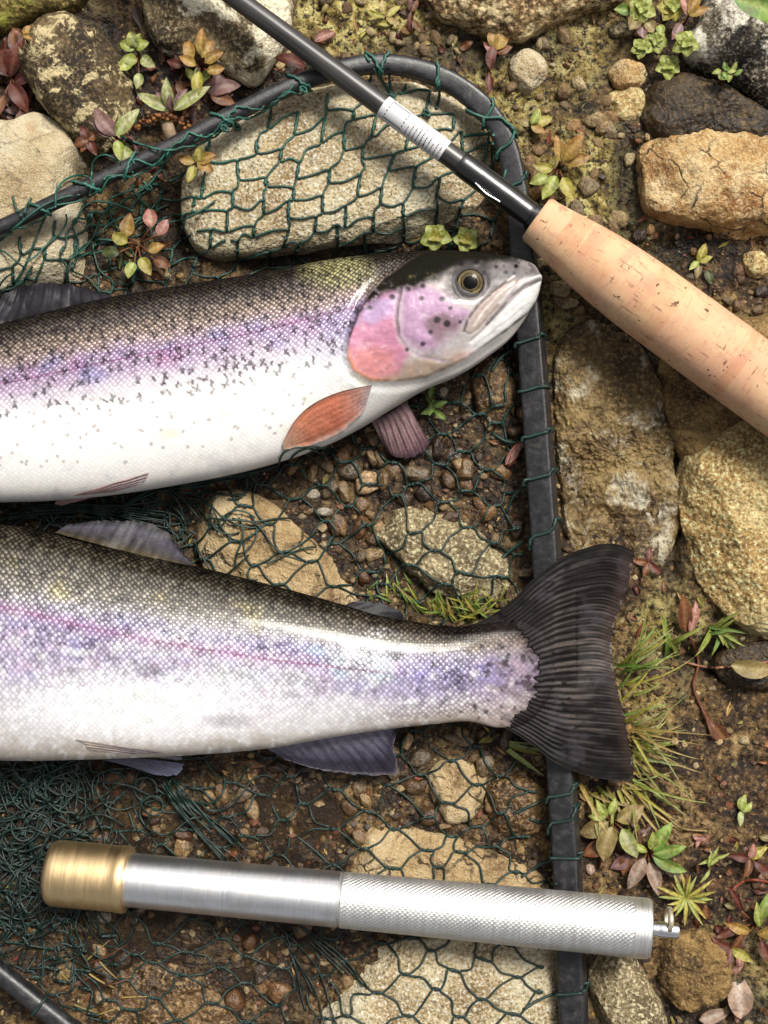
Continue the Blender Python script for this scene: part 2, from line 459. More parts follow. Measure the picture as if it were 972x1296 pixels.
m_wetb = RM('wet_brown_stone', (54, 36, 20), (112, 82, 48), (176, 142, 94), grain=5, speck=0.6, rough=0.45, seed=14)
m_moss = RM('mossy_stone', (70, 58, 22), (124, 104, 46), (176, 156, 84), grain=6, speck=0.7, seed=15, lichen=(150, 152, 60), lich=(.55, .66))

rock([(-170, 190), (-60, 150), (15, 152), (45, 141), (75, 158), (103, 198), (118, 240), (122, 285), (112, 335), (88, 362), (40, 376), (-20, 385), (-170, 400)], 60, m_beige,
     'large smooth pale beige boulder under the thin net arm', 1, rough=0.6, facets=6, expo=3)
rock([(44, 25), (82, 18), (112, 30), (142, 60), (165, 100), (170, 142), (150, 178), (118, 190), (85, 168), (55, 132), (30, 92), (26, 52)], 52, m_mottle,
     'dark brown rock blotched with cream lichen above the pale boulder', 2, rough=1.5)
rock([(-60, -60), (40, -50), (112, -20), (95, 12), (45, 24), (0, 44), (-60, 60)], 36, m_moss, 'brown mossy stone in the upper corner behind the blotched rock', 3, rough=1.4)
rock([(196, -50), (330, -60), (368, -10), (366, 40), (350, 78), (325, 106), (298, 100), (268, 82), (226, 72), (200, 60), (184, 20)], 50, m_lich,
     'rock with a big white lichen patch left of the rod blank', 4, rough=1.2)
rock([(230, 255), (240, 207), (275, 166), (330, 136), (400, 112), (480, 104), (556, 112), (604, 150), (622, 200), (618, 240), (592, 275), (540, 300), (470, 308), (380, 318), (300, 328), (260, 325), (238, 300)],
     44, m_gran, 'big speckled sandstone rock beneath the green net above the trout', 5, facets=3, expo=3.6, rough=0.75)
rock([(528, -70), (780, -70), (786, -4), (760, 12), (720, 25), (690, 38), (655, 52), (620, 45), (585, 30), (550, 14)], 46, m_crust, 'crusted brown rock cut by the top edge beyond the net corner', 6, rough=1.6)
rock([(812, 187), (850, 172), (905, 166), (960, 172), (1015, 190), (1045, 240), (1020, 282), (985, 300), (940, 300), (890, 289), (850, 284), (820, 270), (812, 230)], 60, m_orange,
     'bright ochre rock above the cork grip', 7.7, facets=7, rough=1.2)
rock([(812, 122), (830, 100), (870, 95), (920, 108), (975, 138), (1015, 180), (980, 192), (900, 180), (850, 184), (816, 165)], 36, m_dark, 'dark brown wet rock behind the ochre rock', 8, rough=1.5)
rock([(880, 30), (902, -20), (960, -60), (1070, -50), (1070, 130), (990, 152), (960, 128), (925, 106), (886, 86), (868, 60)], 58, m_bw, 'black and white lichened rock in the upper right corner', 9, rough=1.3)
rock([(828, 442), (850, 420), (905, 400), (960, 388), (1060, 400), (1070, 610), (960, 620), (880, 592), (850, 552), (834, 500)], 36, m_brown, 'brown rough rock under the cork grip', 10, rough=1.5)
rock([(858, 600), (872, 566), (915, 538), (985, 522), (1085, 530), (1110, 770), (1010, 818), (960, 802), (918, 776), (884, 732), (866, 682), (857, 640)], 48, m_gold,
     'large golden grained boulder below the cork grip', 11.5, rough=1.4, facets=9, expo=3.6)
rock([(708, 432), (755, 405), (812, 440), (842, 520), (856, 600), (858, 680), (836, 722), (800, 735), (752, 720), (722, 690), (708, 600), (700, 500)], 11, m_slab,
     'flat wet slab with grey lichen beside the thick net bar', 12, rough=2.4, expo=5, facets=1)
rock([(262, 628), (300, 620), (345, 638), (390, 680), (430, 718), (465, 765), (472, 795), (400, 805), (300, 775), (258, 722), (247, 672)], 34, m_tan,
     'pale tan angular rock between the two fish', 13.2, rough=0.8, facets=8, expo=3.2)
rock([(470, 670), (500, 648), (545, 640), (590, 660), (620, 690), (641, 716), (640, 746), (600, 766), (560, 756), (532, 735), (498, 702)], 26, m_grit, 'grey gritty rock under the net near the tail', 14, rough=1.7)
rock([(540, 985), (565, 962), (600, 965), (615, 990), (602, 1030), (572, 1041), (550, 1016)], 20, m_tan, 'small tan rock beneath the anal fin of the lower fish', 15, rough=1.2)
rock([(616, 1002), (650, 975), (684, 990), (690, 1040), (660, 1062), (626, 1046)], 18, m_wetb, 'small wet brown rock beside the net bar under the tail', 16, rough=1.4)
rock([(440, 1082), (455, 1056), (495, 1045), (560, 1058), (630, 1080), (688, 1110), (684, 1150), (560, 1165), (450, 1150)], 26, m_tan, 'tan rock just above the knurled priest handle', 17.3, rough=0.9, facets=5)
rock([(396, 1288), (430, 1240), (450, 1206), (520, 1186), (620, 1186), (700, 1202), (706, 1300), (640, 1390), (500, 1410), (410, 1360)], 30, m_gran, 'broad pale rock under the net just below the knurled handle', 18, rough=1.0, facets=4)
rock([(748, 1226), (775, 1206), (800, 1210), (820, 1240), (840, 1280), (852, 1325), (800, 1355), (765, 1312), (750, 1266)], 34, m_grit, 'pale speckled angular stone right of the net bar at the bottom edge', 19, rough=1.0, facets=8)
rock([(830, 1192), (870, 1176), (915, 1190), (932, 1226), (915, 1260), (870, 1276), (836, 1250)], 26, m_brown, 'dark brown earthy lump below the priest pin', 20, rough=2.0)
rock([(772, 92), (785, 78), (808, 80), (818, 95), (806, 112), (782, 114)], 24, m_orange, 'small cream stone beneath the round green rosettes', 21, rough=0.9)
rock([(770, 122), (800, 112), (820, 128), (812, 150), (780, 152)], 18, m_gold, 'small yellowish stone just below the cream stone', 22, rough=1.4)
rock([(645, 78), (668, 64), (692, 80), (686, 104), (664, 118), (650, 104)], 20, m_beige, 'small pale stone outside the net corner', 23, rough=1.0)
rock([(940, 325), (958, 318), (972, 330), (968, 348), (948, 350)], 20, m_gold, 'small golden stone right below the ochre rock', 24)
rock([(772, 36), (790, 26), (804, 34), (798, 44), (780, 46)], 14, m_grit, 'small oval grey stone under the green rosette cluster', 25, rough=.5)
rock([(905, 282), (930, 286), (942, 296), (930, 304), (912, 300)], 26, m_lich, 'small white lichened chip at the foot of the ochre rock', 26, rough=.8)
rock([(905, 835), (935, 815), (1000, 812), (1050, 840), (1040, 870), (960, 872), (915, 862)], 20, m_dark, 'dark flat stone in the shade below the golden boulder', 27)
rock([(600, 470), (625, 452), (648, 470), (652, 500), (640, 535), (615, 540), (602, 510)], 22, m_wetb, 'wet brown stone beneath the trout chin', 28, rough=1.2)
rock([(120, 1270), (160, 1225), (230, 1215), (290, 1260), (300, 1330), (200, 1360)], 7, m_wetb, 'low wet stone in the puddle by the bottom corner', 29, rough=1.6)

# ------------------------------------------------------------------ loose stones
def pebble_mesh(k):
    rs = np.random.default_rng(900+k)
    n = rs.integers(6, 9); a = np.sort(rs.uniform(0, 2*np.pi, n)); a = np.linspace(0, 2*np.pi, n, endpoint=False)+rs.uniform(-.25, .25, n)
    el = rs.uniform(0.65, 1.0)
    r = rs.uniform(0.8, 1.1, n)
    poly = np.stack([np.cos(a)*r*20, np.sin(a)*r*20*el], -1)+np.array([486, 648])
    V, F, _ = rock_mesh('p', poly, 17, 40+k, na=30, nr=10, rough=0.8, facets=6)
    V = V*0.05
    return V, F
def stone_mat(name, stops, rough=0.6):
    t = NT(name)
    oi = t.node('ObjectInfo')
    v = t.coords('Object', scl=(1, 1, 1))
    base = t.ramp(oi.outputs['Random'], stops)
    n = t.noise(v, 9, 4, 0.65); n3 = t.noise(v, 3.2, 2, 0.6)
    c = t.mix(t.rng(n, 0.35, 0.65), t.mix(1.0, base, (.5, .45, .4, 1), 'MULTIPLY'), base)
    c = t.mix(t.rng(n3, 0.5, 0.38, 0, 0.6), c, A4(40, 26, 14))
    t.P(Base_Color=c, Roughness=rough, Normal=t.bump(t.math('ADD', n, n3), 0.7, 2.0))
    return t.m
# 
m_peb_dry = stone_mat('loose_stone_dry', [(0, A4(112, 80, 44)), (.25, A4(170, 140, 92)), (.5, A4(222, 200, 152)), (.75, A4(140, 122, 94)), (1, A4(196, 150, 92))], 0.8)
m_peb_wet = stone_mat('loose_stone_wet', [(0, A4(52, 36, 22)), (.3, A4(110, 80, 48)), (.5, A4(190, 158, 110)), (.7, A4(112, 98, 78)), (.85, A4(176, 134, 84)), (1, A4(96, 58, 34))], 0.4)
PEB = [pebble_mesh(k) for k in range(10)]
PM = {}
def pebble(px, py, r, wetp, label, group, ang=None, k=None, el=1.0, mat=None):
    k = random.randrange(10) if k is None else k
    m = mat or (m_peb_wet if wetp else m_peb_dry)
    key = (k, m.name)
    if key not in PM:
        me = mesh('pebble', PEB[k][0]*20, PEB[k][1]); me.materials.append(m); PM[key] = me
    z = float(hm(px, py, GM))
    o = bpy.data.objects.new('pebble', PM[key]); col.objects.link(o)
    s = r/20.0
    o.scale = (s, s*el, s*random.uniform(.8, 1.1))
    o.rotation_euler = (random.uniform(-.2, .2), random.uniform(-.2, .2), random.uniform(0, 6.28) if ang is None else ang)
    p = PX(px, py, z-0.15*r); o.location = tuple(p*S)
    tag(o, label, 'stone', group)
    stamp((PEB[k][0]*r*np.array([1, el, 1]))+p)
    return o
m_peb_white = stone_mat('white_quartz', [(0, A4(214, 206, 190)), (1, A4(228, 214, 184))], 0.6)
m_peb_tan = stone_mat('tan_quartz', [(0, A4(222, 184, 138)), (1, A4(232, 198, 150))], 0.7)
pebble(410, 648, 11, 0, 'small smooth white pebble between the two fish', None, 0.1, 2, .62, m_peb_white)
pebble(465, 611, 18, 0, 'pale peach coloured pebble under the orange pectoral fin', None, 0.5, 4, .9, m_peb_tan)
pebble(397, 625, 9, 0, 'tiny grey white pebble left of the peach pebble', None, 0.1, 1, .8, m_peb_white)
pebble(436, 622, 15, 1, 'tan pebble touching the left of the peach pebble', None, 1.9, 3, .7)
pebble(529, 601, 20, 1, 'knobbly brown pebble right of the peach pebble', None, -0.3, 5, .8)
pebble(497, 594, 15, 1, 'brown pebble wedged between peach pebble and knobbly pebble', None, 0.6, 6, .9)
pebble(577, 576, 20, 1, 'dark reddish brown pebble below the grey pink fin', None, 0.2, 7, .95)
pebble(626, 467, 11, 0, 'pale grey pebble under the trout chin', None, 0.9, 0, .9, m_peb_white)
pebble(561, 496, 7, 0, 'tiny cream pebble touching the trout throat', None, 0.9, 1, .8, m_peb_white)
pebble(655, 668, 16, 1, 'oval wet pebble against the net bar', None, 1.4, 8, .8)
pebble(570, 655, 14, 1, 'reddish wet pebble above the grey gritty rock', None, 0.4, 9, .8)
pebble(133, 1160, 11, 0, 'grey white pebble below the brass head', None, 0.3, 2, .8, m_peb_white)
pebble(316, 1200, 7, 0, 'tiny tan pebble in the puddle below the aluminium shaft', None, 0.2, 4, .8, m_peb_tan)
pebble(172, 1163, 7, 0, 'tiny white chip below the brass rim', None, 1.2, 3, .5, m_peb_white)
pebble(516, 938, 11, 0, 'pale pebble above the anal fin tip', None, 1.2, 3, .8, m_peb_tan)
BIG = HM-GM
def scatter(n, box, rr, wetp, label, group, test=None):
    c = 0; tries = 0
    while c < n and tries < n*40:
        tries += 1
        x = random.uniform(box[0], box[2]); y = random.uniform(box[1], box[3])
        if hm(x, y, BIG) > 2.5: continue
        if test and not test(x, y): continue
        r = random.uniform(*rr)**1.0
        pebble(x, y, r, wetp, label, group, el=random.uniform(.65, 1)); c += 1
scatter(95, (230, 470, 670, 780), (6, 17), 1, 'small wet brown stone in the gravel under the net between the fish', 'loose stones between the two fish')
scatter(60, (110, 960, 440, 1296), (6, 16), 1, 'small wet stone poking out of the puddle around the priest', 'loose stones in the puddle')
scatter(36, (440, 920, 700, 1060), (6, 16), 1, 'small wet stone under the net below the tail', 'loose stones below the tail')
scatter(60, (640, 20, 830, 400), (6, 15), 0, 'small tan stone on the mossy ground outside the net corner', 'loose stones outside the net corner')
scatter(26, (800, 290, 972, 420), (5, 11), 1, 'small brown stone in the hollow between ochre rock and cork grip', 'loose stones below the ochre rock')
scatter(34, (740, 780, 972, 1296), (4, 9), 0, 'small stone on the bare soil right of the tail', 'loose stones on the bare soil')
scatter(22, (370, -10, 640, 70), (5, 12), 0, 'small stone on the yellowish ground along the top edge', 'loose stones along the top edge')

# fine gravel and crumbs: nobody could count it
phi = (1+5**.5)/2
ICO = np.array([(-1, phi, 0), (1, phi, 0), (-1, -phi, 0), (1, -phi, 0), (0, -1, phi), (0, 1, phi), (0, -1, -phi), (0, 1, -phi), (phi, 0, -1), (phi, 0, 1), (-phi, 0, -1), (-phi, 0, 1)])/1.9
ICOF = np.array([(0, 11, 5), (0, 5, 1), (0, 1, 7), (0, 7, 10), (0, 10, 11), (1, 5, 9), (5, 11, 4), (11, 10, 2), (10, 7, 6), (7, 1, 8), (3, 9, 4), (3, 4, 2), (3, 2, 6), (3, 6, 8), (3, 8, 9), (4, 9, 5), (2, 4, 11), (6, 2, 10), (8, 6, 7), (9, 8, 1)])
N = 46000
x = rng.uniform(-200, 1170, N); y = rng.uniform(-150, 1450, N)
dens = 0.2+0.9*n2(x, y, 60, 3, 8.8)+0.6*((x > 240) & (x < 700) & (y > 440) & (y < 1300))
keep = (hm(x, y, HM)-hm(x, y, GM) < 2.0) & (rng.uniform(0, 1, N) < np.clip(dens, 0.12, 1))
x, y = x[keep], y[keep]; N = len(x)
r = 1.2+rng.gamma(1.5, 1.15, N); r = np.clip(r, 1.2, 8.5)
z = hm(x, y, GM)-0.1*r
sc = rng.uniform(0.6, 1.15, (N, 12, 1))*np.array([1, 1, 0.8])*r[:, None, None]*rng.uniform(.75, 1.2, (N, 1, 3))
V = (ICO[None]*sc+PX(x, y, z)[:, None]).reshape(-1, 3)
pal = np.array([A(120, 86, 46), A(164, 128, 76), A(88, 58, 30), A(196, 166, 112), A(64, 42, 22), A(140, 78, 40), A(216, 194, 150), A(104, 82, 52)])
cc = pal[rng.choice(8, N, p=[.2, .18, .18, .1, .16, .09, .03, .06])]*rng.uniform(.7, 1.15, (N, 1))
wv = np.clip(wetpool(x, y)+0.6*((x < 690) & (x > 230) & (y > 430)), 0, 1)
cc = cc*(1-0.25*wv[:, None])
cc = np.repeat(cc, 12, 0)
t = NT('gravel')
t.P(Base_Color=t.mix(t.rng(t.noise(t.coords('Object'), 3, 2), .35, .65, 0, .5), t.attr('Col'), (.02, .013, .006, 1)), Roughness=0.6, Normal=t.bump(t.noise(t.coords('Object'), 2.5, 2), .6, 1.5))
F = (ICOF[None]+12*np.arange(N)[:, None, None]).reshape(-1, 3)
g = link('gravel', mesh('gravel', V, F, {'Col': cc}, smooth=False), t.m); g['kind'] = 'stuff'

# rotted leaf crumbs and fibres lying on the soil
N = 2600
x = rng.uniform(-100, 1070, N); y = rng.uniform(-100, 1400, N)
keep = (hm(x, y, HM)-hm(x, y, GM) < 2.5) & (rng.uniform(0, 1, N) < np.clip(.25+.8*n2(x, y, 50, 2, 5.5)+.3*((x > 700) | (y < 120)), .05, 1))
x, y = x[keep], y[keep]; N = len(x)
L = rng.gamma(2.2, 2.4, N)+2; a = rng.uniform(0, 2*np.pi, N); W = L*rng.uniform(.12, .5, N)
c0 = PX(x, y, hm(x, y, GM)+1.2)
d = np.stack([np.cos(a), np.sin(a), rng.uniform(-.3, .3, N)], -1)*L[:, None]; e = np.stack([-np.sin(a), np.cos(a), rng.uniform(-.3, .3, N)], -1)*W[:, None]
bow = np.array([0, 0, 1.0])*(L*0.18)[:, None]
V = np.stack([c0-d, c0-e*.8+bow, c0+d, c0+e*.8+bow*.6], 1).reshape(-1, 3)
pal = np.array([A(96, 54, 26), A(150, 98, 50), A(60, 34, 18), A(190, 150, 84), A(130, 58, 34), A(150, 140, 60)])
cc = np.repeat(pal[rng.integers(0, 6, N)]*rng.uniform(.6, 1.1, (N, 1)), 4, 0)
t = NT('leaf_litter'); t.P(Base_Color=t.attr('Col'), Roughness=.7)
g = link('leaf_litter', mesh('leaf_litter', V, np.arange(4*N).reshape(-1, 4), {'Col': cc}, smooth=False), t.m); g['kind'] = 'stuff'

# the shallow puddle the gravel pokes out of
gxw = np.arange(60, 480, 6.0); gyw = np.arange(940, 1440, 6.0)
WXX, WYY = np.meshgrid(gxw, gyw, indexing='ij')
V = PX(WXX.ravel(), WYY.ravel(), 1.2+0.7*n2(WXX.ravel(), WYY.ravel(), 40, 2, 2.0))
F = gridF(len(gxw), len(gyw), flip=True)
ctr = np.stack([WXX.ravel(), WYY.ravel()], -1)[F].mean(1)
F = F[psdf(ctr[:, 0], ctr[:, 1], WATER) < 8]
t = NT('puddle_water')
v = t.coords('Object')
silt = t.rng(t.noise(v, 26, 4, .6), .38, .62, .12, .5)
bp = t.bump(t.noise(v, 14, 2), 0.35, 3.0)
t.P(Base_Color=A4(66, 56, 48), Roughness=.09, IOR=1.33, Normal=bp)
tr = t.node('BsdfTransparent'); tr.inputs[0].default_value = (.8, .76, .7, 1)
mx = t.node('MixShader')
t.t.links.new(silt, mx.inputs[0]); t.t.links.new(tr.outputs[0], mx.inputs[1]); t.t.links.new(t.b.outputs[0], mx.inputs[2])
t.t.links.new(mx.outputs[0], t.n['Material Output'].inputs[0])
g = link('puddle', mesh('puddle', V, F), t.m); g['kind'] = 'structure'

# ------------------------------------------------------------------ the two trout
def fish_mat(name, pitch, wet=0.0, vary=(-.28, .42)):
    t = NT(name)
    m = t.sep(t.attr('surf'))                    # r: scale contrast, g: silver, b: roughness
    uv = t.coords('UV', rot=(0, 0, math.radians(45)))
    sc = 100.0/pitch
    d = t.voro(uv, sc, 'Distance', 0.32, raw=True)
    cr = t.voro(uv, sc, 'Color', 0.32, raw=True)
    rnd = t.sep(cr)
    mask = t.rng(d, 0.24, 0.52, 1, 0)
    base = t.attr('Col')
    dark = t.mix(1.0, base, (.14, .13, .13, 1), 'MULTIPLY')
    c = t.mix(m[0], base, t.mix(mask, dark, base))
    j = t.math('ADD', 1.0, t.math('MULTIPLY', m[0], t.rng(rnd[0], 0, 1, *vary)))
    vm = t.node('VectorMath', operation='SCALE')
    t.t.links.new(c, vm.inputs[0]); t.t.links.new(j, vm.inputs['Scale'])
    fine = t.noise(t.coords('Object'), 5, 3, .6)
    h = t.math('ADD', t.math('MULTIPLY', mask, t.math('ADD', t.math('MULTIPLY', m[0], 0.9), .0)), t.math('MULTIPLY', fine, 0.12))
    t.P(Base_Color=vm.outputs[0], Metallic=t.math('MULTIPLY', m[1], 0.35), Roughness=m[2], Normal=t.bump(h, 0.55, 1.2), Specular_IOR_Level=t.rng(m[2], .38, .62, .2, .02),
        Coat_Weight=t.math('MULTIPLY', m[1], .4), Coat_Roughness=0.1)
    return t.m
def fin_mat(name, rough=0.4):
    t = NT(name)
    n = t.noise(t.coords('Object'), 3, 3)
    t.P(Base_Color=t.mix(t.rng(n, .35, .65), t.mix(1, t.attr('Col'), (.7, .7, .7, 1), 'MULTIPLY'), t.attr('Col')), Roughness=rough,
        Normal=t.bump(n, .35, .8), Specular_IOR_Level=.1)
    return t.m
m_scale1 = fish_mat('silver_trout_skin', 5.0)
m_scale2 = fish_mat('dark_trout_skin', 5.3, vary=(-.5, .75))
m_fin = fin_mat('fin_membrane')

def body_mesh(name, xs, topf, botf, zcf, bf, paint, nup=230, nlo=40, relief=None, eup=0.92):
    T, B, zc, b = topf(xs), botf(xs), zcf(xs), bf(xs)
    a, c = (B-T)/2, (B+T)/2
    # even arc length over the upper half
    q = np.linspace(0, np.pi, 400)
    am, bm = np.median(a), np.median(b)
    s = np.concatenate([[0], np.cumsum(np.hypot(np.diff(-np.cos(q)*am), np.diff(np.sin(q)*bm)))])
    ph = np.interp(np.linspace(0, s[-1], nup), s, q)
    ph = np.concatenate([ph, np.linspace(np.pi, 2*np.pi, nlo)[1:-1]])
    cs, sn = np.cos(ph), np.sin(ph)
    Yp = c[:, None]-a[:, None]*cs[None]
    Z = zc[:, None]+b[:, None]*(np.sign(sn)*np.abs(sn)**eup)[None]
    f = ((H-zc)/H)[:, None]
    X = (xs[:, None]-486)*f+0*Yp; Y = (648-Yp)*f
    ax = 486+X*H/(H-Z); ay = 648-Y*H/(H-Z)          # where the point sits in the picture plane of the soil
    up = np.clip(sn, 0, 1)[None]+0*X
    if relief is not None: Z = Z+relief(ax, ay)*np.clip(up*2.5, 0, 1)
    v = np.arccos(np.clip(cs, -1, 1))[None]/np.pi+0*X
    vv = (1-cs)[None]/2+0*X
    colr, surf = paint(ax, ay, vv, xs[:, None]+0*X)
    arc = np.concatenate([[0], np.cumsum(np.hypot(np.diff(xs), np.diff(c)))])
    sv = np.concatenate([[0], np.cumsum(np.hypot(np.diff(-cs*am), np.diff(np.sin(ph)*bm)))])
    sc = np.clip(a/am, .2, 1.15)[:, None]
    uv = np.stack([np.broadcast_to(arc[:, None], X.shape), (sv[None]-sv[nup//2])*sc], -1)/100.0
    V = np.stack([X, Y, Z], -1).reshape(-1, 3)
    n, m = X.shape
    F = gridF(n, m, True)
    caps = [np.array([[0, i+1, i] for i in range(1, m-1)]), np.array([[(n-1)*m, (n-1)*m+i, (n-1)*m+i+1] for i in range(1, m-1)])]
    def topz(px, py, lift=0.0):
        """height of the upper skin over picture point px,py"""
        px = np.asarray(px, float); py = np.asarray(py, float)
        zcx, bx = zcf(px), bf(px); z = zcx+bx
        for _ in range(4):
            k = (H-z)/(H-zcx)          # apparent -> silhouette-plane px
            sx = 486+(px-486)*k; sy = 648+(py-648)*k
            Tt, Bb = topf(sx), botf(sx)
            w_ = np.clip((sy-(Tt+Bb)/2)/((Bb-Tt)/2), -1, 1)
            z = zcf(sx)+bf(sx)*np.sqrt(1-w_*w_)**eup
        return z+lift
    return mesh(name, V, [F]+caps, {'Col': colr.reshape(-1, 3), 'surf': surf.reshape(-1, 3)}, uv.reshape(-1, 2)), topz

def xspots(x, y, cen, size, ang, rs):
    """mask of small X / star shaped flecks"""
    out = np.zeros(x.shape)
    for (cx, cy), s, a in zip(cen, size, ang):
        ok = (np.abs(x-cx) < s*1.6) & (np.abs(y-cy) < s*1.6)
        if not ok.any(): continue
        dx, dy = x[ok]-cx, y[ok]-cy
        m = np.zeros(dx.shape)
        arms = [(a, 1.0), (a+rs.uniform(.8, 1.3), rs.uniform(.55, 1.0))]
        if rs.uniform() < .35: arms = arms[:1]
        off = rs.uniform(-.25, .25)*s
        for q, L in arms:
            u = dx*math.cos(q)+dy*math.sin(q)+off; w_ = -dx*math.sin(q)+dy*math.cos(q)
            m = np.maximum(m, sstep(2.4, 0.7, np.abs(w_)+0.35*np.clip(np.abs(u)-s*L*.6, 0, None))*sstep(s*L, s*L*.8, np.abs(u)))
        out[ok] = np.maximum(out[ok], m)
    return out
def lay(c, colr, m):
    return c*(1-m[..., None])+np.asarray(colr)*m[..., None]
def ramp_v(v, stops):
    P = np.array([s[0] for s in stops]); C = np.array([A(*s[1]) for s in stops])
    return np.stack([np.interp(v, P, C[:, k]) for k in range(3)], -1)

def fin(name, base, tip, zb, zt, color, rays, parent, nu=26, nv=70, ridge=1.2, spots=None, edge=None, mat=None, thick=1.6, wob=2.0, wave=0.0, over=None):
    """fin membrane ruled from its base curve to its tip curve (picture points), ribbed by rays"""
    Bc = catmull(base, nv); Tc = catmull(tip, nv)
    zb = np.interp(np.linspace(0, 1, nv), np.linspace(0, 1, len(zb)), zb); zt = np.interp(np.linspace(0, 1, nv), np.linspace(0, 1, len(zt)), zt)
    s = np.linspace(0, 1, nu)[:, None]; u = np.linspace(0, 1, nv)[None]
    px = Bc[None, :, 0]*(1-s)+Tc[None, :, 0]*s; py = Bc[None, :, 1]*(1-s)+Tc[None, :, 1]*s
    ray = np.sin(u*rays*2*np.pi+2.6*n2(px, py, 26, 3, .7))*(.6+.6*n2(px, py, 20, 2, 4.7))
    fork = np.sin(u*rays*4*np.pi+0.6)
    rr = ray*(1-s)+(0.45*ray+.55*fork)*s
    rag = sstep(.8, 1, s)*2.6*n2(u*rays*40+0*s, 0*s+0*u, 16, 3, 7.3)
    px = px+rag*np.sign(px[-1:].mean()-px[:1].mean()); py = py+rag*np.sign(py[-1:].mean()-py[:1].mean())
    z = zb[None]*(1-s)+zt[None]*s+ridge*rr*np.sin(np.pi*np.clip(s*.9+.1, 0, 1))+wob*n2(px, py, 40, 2, 2.1)+wave*np.sin(u*7+1)*s
    if over is not None: z = np.maximum(z, over(px, py)+2.6+ridge*rr)
    c = color(s+0*u, u+0*s, px, py, rr)
    V = PX(px, py, z).reshape(-1, 3)
    n = nu*nv
    V2 = V-np.array([0, 0, thick])
    F = gridF(nu, nv)
    rim = []
    for i in range(nu-1):
        for a_, fl in ((i*nv, 0), (i*nv+nv-1, 1)):
            q = [a_, a_+nv, a_+nv+n, a_+n]; rim.append(q if fl else q[::-1])
    for j in range(nv-1):
        for a_, fl in ((j, 1), ((nu-1)*nv+j, 0)):
            q = [a_, a_+1, a_+1+n, a_+n]; rim.append(q if not fl else q[::-1])
    me = mesh(name, np.vstack([V, V2]), [np.vstack([F[:, ::-1], F+n, np.array(rim)])], {'Col': np.vstack([c.reshape(-1, 3)]*2)}, sharp=60)
    return attach(name, me, mat or m_fin, parent)
def attach(name, me, mat, parent):
    """mesh written in world units becomes a part of the thing parent"""
    o = link(name, me, mat, parent)
    o.matrix_parent_inverse = Matrix.Identity(4)
    ow = parent.matrix_basis.translation
    o.location = -Vector(ow)
    return o

# ---- upper trout: head to the right
F1T = [(-620, 590), (-540, 585), (-430, 548), (-300, 492), (-150, 447), (0, 411), (70, 393), (144, 376), (247, 359), (329, 346), (418, 329), (496, 320), (575, 318), (633, 323), (664, 330), (678, 338), (685, 350)]
F1B = [(-620, 690), (-540, 682), (-430, 672), (-300, 655), (-150, 642), (0, 636), (62, 634), (123, 629), (230, 613), (288, 602), (340, 589), (418, 562), (457, 542), (496, 518), (543, 491), (575, 478), (614, 454), (653, 420), (672, 391), (682, 370), (685, 356)]
f1t = lambda x: hermite(F1T, x); f1b = lambda x: hermite(F1B, x)
f1z = lambda x: np.interp(x, [-620, -400, 400, 500, 600, 670, 690], [50, 60, 72, 74, 79, 85, 85])
f1w = lambda x: hermite([(-620, 7), (-560, 16), (-430, 36), (-250, 56), (-80, 66), (150, 69), (380, 66), (480, 59), (560, 49), (615, 39), (650, 28), (672, 17), (685, 6)], x)
GILL = [(487, 352), (470, 368), (458, 386), (448, 408), (440, 430), (438, 452), (447, 471), (470, 483), (500, 484)]
OPERC = GILL+[(540, 478), (590, 455), (640, 420), (690, 380), (690, 320), (540, 315)]
PREOP = [(508, 366), (504, 385), (502, 402), (505, 425), (514, 440), (530, 452), (560, 458)]
MAXIL = [(655, 352), (640, 357), (622, 370), (605, 386), (592, 404), (587, 419), (594, 424), (606, 416), (622, 398), (640, 378), (656, 362)]
def relief1(x, y):
    z = np.zeros_like(x)
    ok = x > 400
    X, Y = x[ok], y[ok]
    d = psdf(X, Y, OPERC)
    r = 3.0*sstep(2.5, -4, d)-2.0*sstep(0, 6, d)*sstep(16, 6, d)
    r -= 1.0*np.exp(-(ldist(X, Y, PREOP)/2.6)**2)
    r += 1.8*sstep(14, 2, ldist(X, Y, [(520, 380), (522, 420), (545, 440)]))
    dm = psdf(X, Y, MAXIL)
    dm = dm+1.6*n2(X, Y, 8, 2, 3.0); r += 1.6*sstep(2.5, -4, dm)-.8*np.exp(-(np.abs(dm+0)/1.8)**2)*(Y < 425)
    jaw = [(682, 357), (662, 368), (646, 384), (628, 402), (610, 420), (596, 432)]
    r -= 2.6*np.exp(-(ldist(X, Y, jaw)/2.2)**2)
    e = np.hypot((X-595), (Y-358))
    r -= 1.4*np.exp(-((e-20)/3.5)**2)
    r -= 2.5*np.exp(-(np.hypot(X-653, Y-337)/3.0)**2)
    r += 1.2*n2(X, Y, 18, 3, 4.4)*(d < 0)
    lines = np.sin((X*0.55+Y*0.83)*0.55)*sstep(430, 460, Y)*sstep(0, -8, d)*0.22*(.5+n2(X, Y, 12, 2, 1.0))
    z[ok] = r+lines
    return z
SP1 = [(535, 362, 4.2), (533, 378, 3.6), (560, 379, 4.2), (570, 390, 3.6), (553, 405, 5), (545, 421, 4), (535, 436, 3.4), (515, 443, 3.2), (496, 376, 4.2), (468, 390, 4.2), (449, 392, 4.6),
       (566, 410, 5), (582, 408, 3.6), (612, 346, 3), (640, 345, 3), (628, 338, 3.2), (650, 346, 2.6), (516, 366, 4), (603, 332, 4), (583, 334, 4), (562, 338, 4)]
